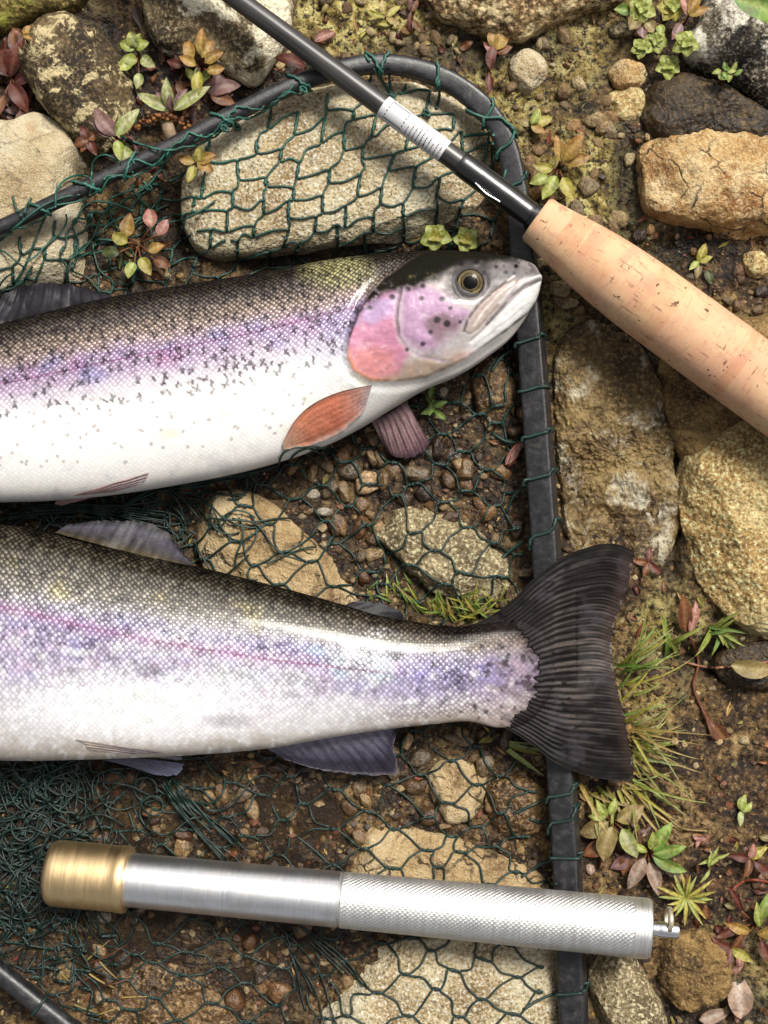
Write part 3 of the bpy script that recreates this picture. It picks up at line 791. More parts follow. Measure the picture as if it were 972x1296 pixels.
def paint1(x, y, v, sx):
    T, B = f1t(sx), f1b(sx)
    n = n2(x, y, 40, 4, 1.1); nf = n2(x, y, 12, 3, 6.1)
    ll = np.interp(x, [-600, 0, 165, 400, 470], [.47, .375, .355, .325, .33])
    w_ = v+0.035*n+.025*nf+.02*n2(x, y, 5, 2, 8.0)
    c = ramp_v(w_, [(0, (38, 36, 30)), (.07, (64, 58, 50)), (.14, (116, 105, 98)), (.21, (180, 160, 146)), (.27, (198, 174, 174)), (.33, (190, 166, 200)), (.40, (208, 184, 214)),
                    (.47, (232, 220, 234)), (.56, (250, 247, 245)), (.85, (252, 250, 246)), (.95, (246, 241, 234)), (1, (228, 222, 214))])
    blue = sstep(.0, .5, n2(x, y, 55, 2, 12.3))*sstep(.24, .32, v)*sstep(.5, .4, v)
    c = lay(c, A(158, 156, 210), blue*.75)
    pk = sstep(.0, .4, n2(x, y, 70, 2, 3.9))*sstep(.28, .34, v)*sstep(.46, .38, v)
    c = lay(c, A(216, 150, 196), pk*.6)
    front = sstep(330, 450, x)*sstep(.3, .38, v)*sstep(.66, .5, v)
    c = lay(c, A(150, 140, 190), front*(.55+.5*nf))
    ol = blob(x, y, 428, 345, 42, 20, .8); c = lay(c, A(186, 180, 128), ol*.8)
    c = lay(c, A(236, 224, 190), sstep(.1, .5, n2(x, y, 35, 2, 7.7))*sstep(.66, .74, v)*sstep(.93, .84, v)*.5*(x > 200))
    lld = np.abs(v-ll)*(B-T)
    c = lay(c, A(140, 70, 130), sstep(2.0, .5, lld)*.62*(x < 462))
    # flecks
    rs = np.random.default_rng(5)
    cen, size, ang = [], [], []
    for k in range(1700):
        px = rs.uniform(-560, 470); vv = rs.uniform(.05, .66)
        lim = np.interp(px, [-560, 0, 120, 300, 470], [.55, .62, .60, .62, .66])
        if vv > lim or (px < 250 and vv > .45 and rs.uniform() < .45): continue
        t_, b_ = f1t(np.array([px]))[0], f1b(np.array([px]))[0]
        k_ = H/(H-f1z(px)-60)
        py = 648+(t_+(b_-t_)*vv-648)*k_; pxx = 486+(px-486)*k_
        if any(abs(pxx-q[0]) < 7.5 and abs(py-q[1]) < 7.5 for q in cen[-400:]): continue
        cen.append((pxx, py)); size.append(rs.uniform(3.6, 7.8)*(1 if vv > .25 else .85)); ang.append(rs.choice([1.05, -1.05, .7, 1.4])+rs.uniform(-.35, .35))
    m = xspots(x, y, cen, size, ang, rs)
    m2 = xspots(x, y, [(rs.uniform(0, 420), 0) for _ in range(0)], [], [], rs)
    c = lay(c, A(46, 36, 46), m*(.8+.25*n2(x, y, 7, 2, 15)).clip(0, .95)*sstep(.75, .5, v))
    d0 = [(rs.uniform(-300, 400), rs.uniform(.48, .86)) for _ in range(150)]
    cen = []
    for px, vv in d0:
        t_, b_ = f1t(np.array([px]))[0], f1b(np.array([px]))[0]; cen.append((px, t_+(b_-t_)*vv))
    m = xspots(x, y, cen, rs.uniform(1.6, 3.4, 150), rs.uniform(0, 3, 150), rs)
    c = lay(c, A(140, 130, 130), m*.6)
    c = lay(c, A(206, 204, 206), .55*sstep(.05, .5, n2(x, y, 30, 4, 27)+.3*nf)*sstep(.55, .7, v)*(1-.7*blob(x, y, 150, 530, 240, 60, 1)))
    sc = np.interp(v, [0, .18, .3, .45, .6, .8, 1], [.95, .95, .66, .46, .24, .13, .10])
    silver = sstep(.12, .3, v)*sstep(.98, .85, v)*.6
    rough = .34+.1*nf+0*v
    # ---- head
    ok = x > 395
    X, Y, C = x[ok], y[ok], c[ok]
    nn = n2(X, Y, 14, 4, 2.7); nb = n2(X, Y, 34, 3, 9.1)
    d = psdf(X, Y, OPERC)
    head = sstep(2, -2, d+2*nn)
    hc = np.broadcast_to(A(206, 196, 194), C.shape)
    hc = lay(hc, A(182, 158, 138), sstep(12, -6, psdf(X, Y, [(470, 486), (480, 464), (530, 458), (590, 446), (570, 476), (530, 490)])+8*nn)*.9)
    hc = lay(hc, A(192, 154, 186), sstep(9, -7, psdf(X, Y, [(506, 368), (536, 358), (556, 372), (578, 388), (596, 396), (575, 424), (560, 442), (530, 444), (508, 424)])+8*nn))
    hc = lay(hc, A(200, 136, 164), sstep(6, -8, psdf(X, Y, [(466, 372), (503, 364), (501, 402), (505, 428), (520, 448), (500, 474), (468, 480), (440, 462), (436, 430), (450, 398)])+6*nn))
    hc = lay(hc, A(220, 146, 146), .9*sstep(10, -10, psdf(X, Y, [(446, 440), (470, 436), (500, 446), (500, 474), (468, 482), (442, 466)])+10*nb))
    hc = lay(hc, A(178, 160, 206), .7*sstep(8, -6, psdf(X, Y, [(462, 384), (500, 372), (498, 396), (470, 408), (452, 410)])+10*nn))
    hc = lay(hc, A(240, 196, 206), .6*sstep(.15, .5, nb)*sstep(8, -6, psdf(X, Y, [(462, 384), (500, 380), (503, 440), (450, 460)])))
    hc = lay(hc, A(128, 104, 106), .8*sstep(9, -7, psdf(X, Y, [(536, 404), (562, 398), (586, 404), (578, 424), (548, 432)])+9*nn))
    hc = lay(hc, A(196, 190, 188), .6*sstep(10, -6, psdf(X, Y, [(570, 424), (600, 420), (600, 440), (565, 455), (548, 450)])+8*nn))
    # dark crown
    hc = lay(hc, A(30, 29, 22), sstep(9, -6, psdf(X, Y, [(410, 300), (690, 300), (676, 334), (640, 335), (606, 336), (574, 342), (552, 352), (536, 360), (514, 364), (490, 370), (470, 380), (452, 396), (444, 392), (456, 360)])+9*nn))
    hc = lay(hc, A(120, 112, 72), .6*sstep(.1, .4, nn)*blob(X, Y, 530, 350, 34, 10, .6))
    hc = lay(hc, A(78, 74, 74), sstep(9, -7, psdf(X, Y, [(566, 344), (590, 334), (622, 336), (630, 352), (620, 368), (600, 380), (578, 380), (566, 366)])+6*nn))
    hc = lay(hc, A(112, 106, 108), .9*sstep(8, -6, psdf(X, Y, [(622, 334), (660, 332), (682, 342), (684, 352), (660, 350), (640, 356), (626, 364)])+7*nn))
    hc = lay(hc, A(80, 76, 74), .75*sstep(.12, .4, n2(X, Y, 9, 3, 5.0))*blob(X, Y, 648, 338, 34, 12, .7))
    hc = lay(hc, A(232, 226, 226), sstep(4, 1.5, ldist(X, Y, [(574, 382), (600, 384), (622, 374), (640, 360), (650, 352)])))
    hc = lay(hc, A(120, 112, 112), .9*sstep(4.5, 2, ldist(X, Y, [(660, 349), (640, 362), (622, 376)])))
    hc = lay(hc, A(244, 243, 241), sstep(6, -5, psdf(X, Y, [(686, 356), (676, 392), (653, 424), (616, 455), (592, 462), (588, 446), (604, 428), (622, 410), (642, 388), (664, 368)])+4*nn))
    hc = lay(hc, A(190, 172, 164), .9*sstep(3, -3, psdf(X, Y, MAXIL)+2.5*nn))
    hc = lay(hc, A(236, 226, 218), .8*sstep(2.4, .6, ldist(X, Y, [(650, 358), (630, 374), (612, 394), (600, 412)])))
    hc = lay(hc, A(66, 58, 56), .8*sstep(.2, .7, .7+.6*nn)*sstep(2.8, .7, ldist(X, Y, [(640, 357), (622, 370), (605, 386), (592, 404), (587, 419)])))
    hc = lay(hc, A(112, 104, 106), .85*sstep(3.5, .8, ldist(X, Y, [(684, 354), (664, 361), (648, 374), (632, 392), (616, 410)])))
    hc = lay(hc, A(238, 236, 234), .9*sstep(2.4, .6, ldist(X, Y, [(684, 349), (664, 355), (648, 366), (632, 384)])))
    st = np.sin((X*0.62+Y*0.78)*0.9+2*nn)
    hc = lay(hc, A(150, 136, 136), .30*sstep(.35, .9, st)*sstep(6, -6, psdf(X, Y, [(664, 372), (674, 392), (616, 452), (590, 458), (596, 436), (640, 396)])))
    hc = lay(hc, A(150, 60, 60), .8*(blob(X, Y, 606, 449, 4, 2.5, .8)+blob(X, Y, 612, 445, 3.5, 2.5, .8)).clip(0, 1))
    hc = lay(hc, A(238, 190, 180), .5*blob(X, Y, 600, 452, 30, 9, 1.0))
    hc = lay(hc, A(40, 34, 32), sstep(3.2, .6, np.abs(d+.5)+1.0*nn)*sstep(446, 424, Y)*.9)
    hc = lay(hc, A(222, 150, 112), sstep(4.5, 1.0, np.abs(d+3)+1.5*nn)*sstep(435, 450, Y)*sstep(505, 480, X)*.7)
    hc = lay(hc, A(70, 54, 66), sstep(3.6, .6, ldist(X, Y, PREOP)+1.2*nn)*.7*sstep(446, 415, Y))
    hc = lay(hc, A(214, 190, 208), sstep(2.4, .8, ldist(X, Y, [(p[0]+4, p[1]) for p in PREOP]))*.6)
    hc = lay(hc, A(160, 96, 116), sstep(5, .5, ldist(X, Y, [(462, 436), (472, 446), (486, 450), (498, 446)]))*.4)
    for sx_, sy_, r_ in SP1:
        hc = lay(hc, A(40, 32, 38), .93*sstep(r_+1.2, r_-2.2, np.hypot(X-sx_, (Y-sy_)*1.1)+2.2*nn))
    hc = lay(hc, A(12, 12, 12), sstep(3.4, 1.8, np.hypot(X-653, Y-337)))
    c[ok] = lay(C, 0, head)+hc*head[..., None]
    # dark band behind the crown
    sc[ok] = sc[ok]*(1-head); silver[ok] = silver[ok]*(1-head)+.05*head
    rad = np.arctan2(Y-432, X-520); ray_ = n2(rad*60, np.hypot(X-520, Y-432)*.25, 5, 3, 6.6)
    hc = hc*(1+.24*n2(X, Y, 6, 3, 3.3)+.2*nb+.22*ray_*sstep(520, 490, X))[..., None]
    hc = lay(hc, A(244, 226, 236), .28*sstep(.25, .5, n2(X, Y, 8, 3, 19))*sstep(350, 380, Y))  # pale glints painted over the cheek and gill cover
    c[ok] = lay(C, 0, head)+np.clip(hc, .003, .86)*head[..., None]
    crown = sstep(9, -6, psdf(X, Y, [(410, 300), (690, 300), (676, 334), (640, 337), (606, 338), (574, 346), (552, 354), (514, 366), (470, 382), (444, 394)]))
    rough[ok] = rough[ok]*(1-head)+(.42+.25*crown)*head
    c = np.clip(c*(1+.55*sstep(.36, .6, v)*sstep(480, 380, x))[..., None], .003, .84)
    rough = np.maximum(rough, .66*sstep(.16, .05, v))
    return c, np.stack([sc, silver, np.clip(rough, .2, .68)], -1)

trout1 = thing('rainbow_trout', 'upper rainbow trout, its head pointing right beneath the cork grip, pink cheek and white belly', 'fish', PX(60, 520, 0))
xs = np.concatenate([np.linspace(-620, -60, 110, endpoint=False), np.linspace(-60, 640, 430, endpoint=False), 640+45*np.sin(np.linspace(0, np.pi/2, 46))])
me, top1 = body_mesh('body', xs, f1t, f1b, f1z, f1w, paint1, relief=relief1)
attach('body', me, m_scale1, trout1)
# eye: a wet dome with gold ring and black pupil
def eye(parent, cx, cy, r, topz):
    z0 = float(topz(cx, cy))+.5
    rr = np.concatenate([[0.0], np.linspace(.06, 1, 22)]); an = np.linspace(0, 2*np.pi, 56, endpoint=False)
    dome = np.sqrt(np.clip(1-(rr*.92)**2, 0, 1))*r*.42
    ex, ey = rr[:, None]*np.cos(an)*r, rr[:, None]*np.sin(an)*r
    V = PX(cx, cy, z0)+np.stack([ex, -ey, dome[:, None]+0*ex], -1)
    nn = n2(ex, ey, 4, 3, 3.3)
    pr = np.hypot(np.where(ex > 0, ex*.85, ex)+.6, ey-.5)/r
    c = np.broadcast_to(A(70, 58, 46), ex.shape+(3,))
    c = lay(c, A(158, 142, 98), sstep(.95, .85, rr[:, None]+0*ex)*sstep(.6, .78, pr+.12*nn)*(.35+.6*sstep(-.5, .5, (ey-.6*ex)/r)))  # gold fades toward the upper right: shadow on the iris painted in
    c = lay(c, A(58, 50, 42), .8*sstep(.72, .6, pr+.08*nn))
    c = lay(c, A(176, 160, 104), .35*sstep(.06, .02, np.abs(pr-.54)))
    c = lay(c, A(8, 8, 10), sstep(.55, .46, pr+.05*nn))
    c = lay(c, A(24, 20, 18), sstep(.86, .98, rr[:, None]+0*ex))
    t = NT('fish_eye'); t.P(Base_Color=t.attr('Col'), Roughness=.3, Specular_IOR_Level=.05, Coat_Weight=.1, Coat_Roughness=.05)
    return attach('eye', mesh('eye', V.reshape(-1, 3), gridF(len(rr), 56, True, True), {'Col': c.reshape(-1, 3)}), t.m, parent)
eye(trout1, 595, 358, 16.2, top1)
def fincol(stops, streak=.35, ecol=None):
    def f(s, u, px, py, rr):
        c = ramp_v(s, stops)
        n = n2(px, py, 9, 3, 1.9)
        c = c*(1+streak*(0.6*rr+.8*n))[..., None]
        return np.clip(c, .003, .9)
    return f
# near pectoral fin, orange, folded against the flank
pb = [(471, 487), (468, 500), (462, 514), (452, 522)]
pt = [(372, 522), (358, 548), (357, 566), (372, 568)]
def zs(pts, f, lift): return [float(f(p[0], p[1]))+lift for p in pts]
BZ = catmull(pb, 8); TZ = catmull(pt, 8)
pu = [(471, 487), (430, 496), (395, 512), (372, 534), (357, 562)]
pl = [(462, 517), (440, 540), (420, 552), (395, 562), (360, 569)]
def pec1(s, u, px, py, rr):
    c = ramp_v(u+.05*n2(px, py, 20, 2, 2), [(0, (190, 172, 172)), (.12, (210, 156, 142)), (.35, (224, 134, 106)), (.7, (226, 144, 112)), (.9, (224, 170, 144)), (1, (222, 186, 160))])
    c = lay(c, A(120, 96, 92), sstep(.08, .0, s)*.8+.0*s)
    c = lay(c, A(236, 214, 200), .6*sstep(.86, 1, s+.08*n2(px, py, 12, 2, 5)))
    c = c*(1+.3*n2(px, py, 14, 3, 3)+.14*np.sin(s*44+2*n2(px, py, 30, 2, 1)))[..., None]
    return np.clip(c, .003, .9)
fin('pectoral_fin', pu, pl, zs(catmull(pu, 9), top1, 4), zs(catmull(pl, 9), top1, 4.5), pec1, 3, trout1, nu=44, nv=60, ridge=.5, wob=1.0, thick=2, over=top1)
# far pectoral fin showing below the throat
fin('pectoral_fin', [(470, 533), (490, 524), (514, 508)], [(484, 562), (498, 577), (520, 579), (532, 574), (545, 562)], [60, 62, 62], [26, 24, 20, 22, 26],
    fincol([(0, (120, 92, 98)), (.4, (178, 146, 146)), (.8, (142, 110, 116)), (1, (92, 72, 82))], .5), 7, trout1, ridge=1.6)
fin('pelvic_fin', [(188, 598), (184, 606), (176, 614)], [(72, 634), (70, 637), (78, 640)], zs([(188, 600), (184, 606), (176, 612)], top1, 2.5), [70, 64, 58],
    fincol([(0, (206, 190, 190)), (.5, (206, 168, 164)), (1, (196, 156, 150))], .3), 4, trout1, nu=40, nv=26, ridge=1.0, over=lambda x, y: np.where(y < f1b(x)-4, top1(x, y), 0))
fin('dorsal_fin', [(-20, 418), (50, 402), (150, 380)], [(4, 372), (60, 357), (138, 372)], [76, 78, 78], [64, 62, 66],
    fincol([(0, (34, 31, 33)), (.5, (58, 55, 62)), (1, (36, 34, 40))], .6), 12, trout1, ridge=1.6, wob=9)
fin('tail_fin', [(-600, 590), (-612, 640), (-600, 690)], [(-760, 520), (-715, 640), (-765, 780)], [50, 50, 50], [44, 48, 40],
    fincol([(0, (70, 62, 60)), (1, (44, 38, 38))], .5), 14, trout1, ridge=1.6)

# ---- lower trout: tail to the right
F2T = [(-520, 742), (-505, 715), (-440, 690), (-330, 668), (-180, 660), (0, 664), (35, 667), (86, 679), (173, 699), (259, 719), (346, 741), (420, 761), (465, 774), (530, 788), (573, 793), (610, 790), (640, 787), (668, 792), (690, 810), (704, 848)]
F2B = [(-520, 750), (-505, 785), (-440, 845), (-330, 905), (-180, 948), (0, 962), (130, 960), (259, 954), (346, 946), (420, 933), (504, 921), (551, 916), (594, 913), (633, 921), (662, 916), (684, 898), (697, 876), (704, 854)]
f2t = lambda x: hermite(F2T, x); f2b = lambda x: hermite(F2B, x)
f2z = lambda x: np.interp(x, [-520, -300, 300, 560, 690], [62, 72, 72, 73, 73])
f2w = lambda x: hermite([(-520, 8), (-480, 28), (-380, 52), (-200, 66), (0, 69), (200, 64), (400, 47), (520, 34), (580, 24), (620, 15), (650, 9), (672, 5), (690, 2.5), (704, 1)], x)
def paint2(x, y, v, sx):
    T, B = f2t(sx), f2b(sx)
    n = n2(x, y, 42, 4, 21.1); nf = n2(x, y, 11, 3, 16.1); nm = n2(x, y, 22, 3, 31.0)
    tail = sstep(330, 600, x)
    w_ = v+.05*n+.05*nf+.03*n2(x, y, 5, 2, 8.0)
    c1 = ramp_v(w_, [(0, (34, 31, 25)), (.06, (74, 68, 56)), (.13, (120, 114, 102)), (.22, (164, 158, 148)), (.29, (184, 180, 188)), (.36, (184, 172, 210)), (.46, (200, 190, 220)), (.56, (210, 202, 226)),
                     (.68, (228, 222, 234)), (.86, (238, 234, 234)), (.93, (206, 198, 190)), (1, (176, 168, 158))])
    c2 = ramp_v(w_, [(0, (34, 30, 24)), (.1, (96, 86, 72)), (.2, (154, 144, 128)), (.3, (174, 168, 188)), (.45, (170, 160, 200)), (.65, (180, 170, 202)), (.8, (216, 207, 214)), (.92, (206, 192, 186)), (1, (176, 164, 152))])
    c = c1*(1-tail[..., None])+c2*tail[..., None]
    gold = .8*sstep(.1, .5, n2(x, y, 60, 2, 41))*sstep(.1, .18, v)*sstep(.32, .26, v)*(1-tail)
    c = lay(c, A(214, 200, 140), gold*.7)
    c = lay(c, A(150, 150, 216), sstep(.05, .45, n2(x, y, 50, 2, 51))*sstep(.26, .36, v)*sstep(.68, .55, v)*.6)
    c = lay(c, A(226, 196, 226), sstep(.05, .45, n2(x, y, 36, 2, 61))*sstep(.33, .4, v)*sstep(.7, .58, v)*.6)
    c = lay(c, A(190, 220, 238), sstep(.1, .45, n2(x, y, 40, 2, 71))*sstep(.28, .36, v)*sstep(.6, .48, v)*.6*sstep(120, 260, x))
    # dark soft blotches
    bl = sstep(.12, .42, nm+.4*nf+.5*n2(x, y, 5, 2, 35))*sstep(.26, .36, v)*sstep(.76, .58, v)
    c = lay(c, A(86, 76, 112), bl*.7)
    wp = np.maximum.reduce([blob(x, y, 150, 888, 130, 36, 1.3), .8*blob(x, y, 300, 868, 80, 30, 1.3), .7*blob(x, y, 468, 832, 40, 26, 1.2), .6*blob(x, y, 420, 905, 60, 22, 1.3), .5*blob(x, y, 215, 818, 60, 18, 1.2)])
    c = lay(c, A(250, 249, 252), .8*np.clip(wp+.5*nm*(wp > .03), 0, 1))  # white skin patches, with broad highlights painted into the colour
    dk_ = sstep(.25, .5, n2(x, y, 7, 2, 39)+.35*n2(x, y, 60, 2, 40))*sstep(.08, .16, v)*sstep(.6, .4, v)
    c = lay(c, A(46, 42, 56), dk_*.6)
    c = lay(c, A(250, 250, 252), .6*sstep(.12, .4, n2(x, y, 16, 3, 37)+.4*n2(x, y, 5, 2, 36))*sstep(.3, .4, v))  # scattered white glints painted onto the flank
    c = lay(c, A(76, 68, 64), sstep(.28, .5, nf+.3*nm)*sstep(.02, .1, v)*sstep(.34, .25, v)*.8)
    c = lay(c, A(80, 76, 92), (blob(x, y, 500, 826, 11, 11, .9)+.8*blob(x, y, 190, 848, 16, 10, 1)+.6*blob(x, y, 290, 912, 30, 9, 1)).clip(0, 1)*.7)
    fx_ = sstep(575, 650, x+5*nf)
    c = lay(c, A(156, 132, 130), fx_*.5)
    th_ = np.arctan2(y-852, x-520); r_ = np.hypot(x-520, y-852)
    edge_r = 169-85*th_**2+12*n2(th_*130, r_*.12, 9, 3, 44)+5*n2(x, y, 16, 2, 45)
    c = lay(c, A(120, 100, 98), .5*sstep(.0, .5, n2(th_*150, r_*.1, 8, 2, 46))*sstep(600, 650, x))
    dkc = A(26, 22, 22)+(A(88, 80, 80)-A(26, 22, 22))*(.75*sstep(-.1, .8, n2(th_*260, r_*.06, 8, 2, 49)))[..., None]
    c = lay(c, dkc, sstep(-26, 8, r_-edge_r+14*n2(th_*150, r_*.1, 6, 2, 48))*sstep(560, 620, x))
    c = lay(c, A(30, 25, 26), sstep(6, -8, psdf(x, y, [(720, 940), (700, 880), (652, 922), (640, 940)])+5*nf))
    c = lay(c, A(28, 24, 24), sstep(6, -8, psdf(x, y, [(720, 760), (700, 806), (662, 792), (620, 796), (560, 802), (560, 760)])+5*nf))
    c = lay(c, A(46, 38, 42), sstep(.08, .34, n2(x, y, 13, 3, 81))*sstep(500, 620, x)*.8)
    c = lay(c, A(40, 34, 32), sstep(.16, .05, v)*sstep(500, 580, x))
    ll = np.interp(x, [-500, 0, 86, 173, 303, 411, 508, 600], [.33, .33, .36, .39, .42, .45, .47, .48])
    lld = np.abs(v-ll)*(B-T)
    c = lay(c, A(140, 72, 116), sstep(2.6, .6, lld)*.55*sstep(560, 440, x))
    c = lay(c, A(196, 140, 180), sstep(13, 4, lld)*.3*sstep(480, 330, x))
    # offscreen head: plain dark crown and pink cheek
    hd = sstep(-300, -330, x)
    c = lay(c, A(60, 56, 48), hd*sstep(.35, .25, v)); c = lay(c, A(200, 150, 180), hd*sstep(.32, .42, v)*sstep(.75, .65, v)); c = lay(c, A(236, 232, 228), hd*sstep(.66, .74, v))
    sc = np.interp(v, [0, .2, .32, .55, .75, .9, 1], [.95, .9, .62, .5, .28, .12, .08])*(1-hd)
    sc = np.maximum(sc, tail*.62*sstep(1, .85, v))*(1-.5*fx_)*(1-sstep(-12, 4, r_-edge_r)*sstep(560, 620, x))
    silver = sstep(.1, .3, v)*sstep(.98, .85, v)*.6*(1-fx_)
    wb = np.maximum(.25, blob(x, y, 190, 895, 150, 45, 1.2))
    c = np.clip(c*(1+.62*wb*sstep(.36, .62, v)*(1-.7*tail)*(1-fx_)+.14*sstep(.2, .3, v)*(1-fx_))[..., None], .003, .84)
    return c, np.stack([sc, silver, np.maximum(np.maximum(.36+.08*nf, .66*sstep(.16, .05, v)), .64*sstep(610, 680, x))], -1)
trout2 = thing('rainbow_trout', 'lower rainbow trout, its black fan tail spread over the net bar', 'fish', PX(100, 810, 0))
xs = np.concatenate([-520+20*(1-np.cos(np.linspace(0, np.pi/2, 14)))/1, np.linspace(-498, -60, 100, endpoint=False), np.linspace(-60, 650, 440, endpoint=False), 650+54*np.sin(np.linspace(0, np.pi/2, 60))])
xs[:14] = np.linspace(-520, -500, 14)
me, top2 = body_mesh('body', xs, f2t, f2b, f2z, f2w, paint2)
attach('body', me, m_scale2, trout2)
# tail fin
nU, nV = 120, 230
um = [(575, 796), (603, 788), (628, 775), (651, 757), (677, 731), (711, 706), (746, 692), (776, 688), (804, 697)]
lm = [(628, 917), (642, 923), (668, 939), (702, 965), (737, 980), (772, 987), (801, 987)]
te = [(804, 697), (800, 720), (793, 748), (784, 775), (776, 800), (775, 826), (779, 856), (785, 882), (791, 908), (797, 938), (802, 964), (801, 987)]
bs = [(575, 796), (600, 815), (622, 850), (630, 885), (628, 917)]
U = catmull(um, nU); L_ = catmull(lm, nU); Bq = catmull(bs, nV); Tq = catmull(te, nV)
s = np.linspace(0, 1, nU)[:, None, None]; u = np.linspace(0, 1, nV)[None, :, None]
G = (1-u)*U[:, None]+u*L_[:, None]+(1-s)*Bq[None]+s*Tq[None]-((1-s)*(1-u)*U[0]+(1-s)*u*L_[0]+s*(1-u)*U[-1]+s*u*L_[-1])
s, u = s[..., 0], u[..., 0]
px, py = G[..., 0], G[..., 1]
# ragged trailing edge
px = px-(s > .9)*(s-.9)*10*(2.2*(n2(px*0, u*400+0*s, 6, 2, 3)+.4))
nray = 34
warp = .35*n2(px, py, 60, 2, 4.2)
ray = np.sin((u*nray+warp)*2*np.pi); fork = np.sin((u*nray*2+warp)*2*np.pi+1)
rr = np.where(s < .5, ray, ray*(1-(s-.5)*1.6)+fork*(s-.5)*1.6)
mid = np.exp(-((u-.5)/.3)**2)
fz = np.interp(s, [0, .25, .5, .8, 1], [73, 72, 69, 60, 50])+6*np.sin(u*9+s*2)*s+.16*rr*sstep(.1, .4, s)+2.5*n2(px, py, 26, 2, 1.4)*s
fz = np.where(px < 730, np.maximum(fz, 64+1.2*rr), fz)
# the rays overlap the scaled tail root along a ragged line
thf = np.arctan2(py-852, px-520); rf = np.hypot(px-520, py-852)
over_ = sstep(-7, 5, rf-(157-85*thf**2+11*n2(thf*130, rf*.12, 9, 3, 44)+9*n2(thf*220, rf*.1, 7, 2, 48)))*sstep(585, 630, px)
fz = np.maximum(fz, over_*sstep(735, 700, px)*(top2(px, py)+1.4+.4*rr)+(1-over_*sstep(735, 700, px))*(fz-3*(px < 700)))
c = np.broadcast_to(A(26, 22, 22), px.shape+(3,)).copy()
nn = n2(px*1.0, py*4.0, 30, 3, 3.0); n3 = n2(px, py, 36, 3, 7.0)
st = n2(s*26+0*u, u*nray*9+0*s, 9, 3, 2.0)
c = lay(c, A(92, 85, 85), np.clip(.62*sstep(-.1, 1.1, .8*rr+1.3*st)*sstep(.02, .2, s)*(.35+.65*sstep(-.2, .3, n3)), 0, 1))
c = lay(c, A(134, 122, 116), mid*.62*sstep(-.3, 1.1, .8*rr+1.3*st)*sstep(.45, .62, s))
c = lay(c, A(80, 76, 84), sstep(.15, .4, n3)*.4*sstep(.3, .5, s))
c = lay(c, A(14, 11, 12), sstep(.2, .45, n2(px*.55, py*1.5, 10, 3, 5.2))*sstep(.1, .25, s)*sstep(.85, .6, s)*.95)
c = lay(c, A(70, 54, 46), sstep(.9, .97, s)*.5)
c = lay(c, A(150, 140, 140), sstep(.985, .995, s)*sstep(.1, .4, st)*.8)
c = lay(c, A(26, 22, 20), np.maximum(sstep(.06, .02, u), sstep(.95, .98, u))*.8)
V = PX(px, py, fz).reshape(-1, 3); V2 = PX(px, py, fz-2.2).reshape(-1, 3); n = nU*nV; Fq = gridF(nU, nV)
rim = []
for j in range(nV-1): a_ = (nU-1)*nV+j; rim.append([a_, a_+1, a_+1+n, a_+n])
for i in range(nU-1):
    rim.append([i*nV, i*nV+nV, i*nV+nV+n, i*nV+n]); a_ = i*nV+nV-1; rim.append([a_+nV, a_, a_+n, a_+nV+n])
t_fin = fin_mat('tail_membrane', .5)
attach('tail_fin', mesh('tail_fin', np.vstack([V, V2]), [np.vstack([Fq[:, ::-1], Fq+n, np.array(rim)])], {'Col': np.vstack([c.reshape(-1, 3)]*2)}), t_fin, trout2)
fin('dorsal_fin', [(70, 674), (120, 688), (180, 703), (245, 718)], [(84, 664), (130, 659), (181, 661), (212, 675), (230, 697), (244, 714)], [84, 86, 84, 80], [72, 70, 68, 66, 66, 68],
    fincol([(0, (84, 74, 50)), (.25, (66, 62, 62)), (.7, (86, 82, 94)), (1, (26, 24, 26))], .6), 13, trout2, ridge=.8, wob=5)
fin('adipose_fin', [(436, 766), (455, 772), (478, 779)], [(446, 762), (480, 763), (508, 776), (510, 786)], [82, 82, 80], [78, 76, 74, 72],
    fincol([(0, (24, 22, 24)), (1, (40, 39, 46))], .3), 2, trout2, nv=30, nu=14, ridge=.4)
fin('anal_fin', [(336, 946), (400, 932), (500, 919)], [(358, 960), (400, 973), (440, 979), (478, 981), (503, 976), (498, 945), (502, 926)], [58, 58, 60], [48, 42, 38, 36, 38, 52, 58],
    fincol([(0, (150, 144, 160)), (.35, (110, 106, 124)), (.7, (60, 57, 72)), (.92, (66, 62, 76)), (1, (130, 124, 132))], .5), 13, trout2, ridge=1.6, wob=3)
fin('pelvic_fin', [(96, 936), (106, 940), (112, 948)], [(228, 957), (230, 960), (222, 962)], zs([(96, 938), (106, 942), (112, 948)], top2, 2.5), [70, 68, 66],
    fincol([(0, (206, 192, 180)), (.5, (170, 158, 160)), (1, (126, 120, 136))], .3), 4, trout2, nu=40, nv=26, ridge=1.0, over=lambda x, y: np.where(y < f2b(x)-4, top2(x, y), 0))
fin('pelvic_fin', [(100, 957), (140, 959), (178, 960)], [(170, 968), (196, 980), (226, 980), (232, 966)], [50, 50, 50], [36, 32, 30, 34],
    fincol([(0, (90, 88, 108)), (1, (132, 134, 158))], .3), 6, trout2, ridge=1.0)
eye(trout2, -440, 742, 18, top2)

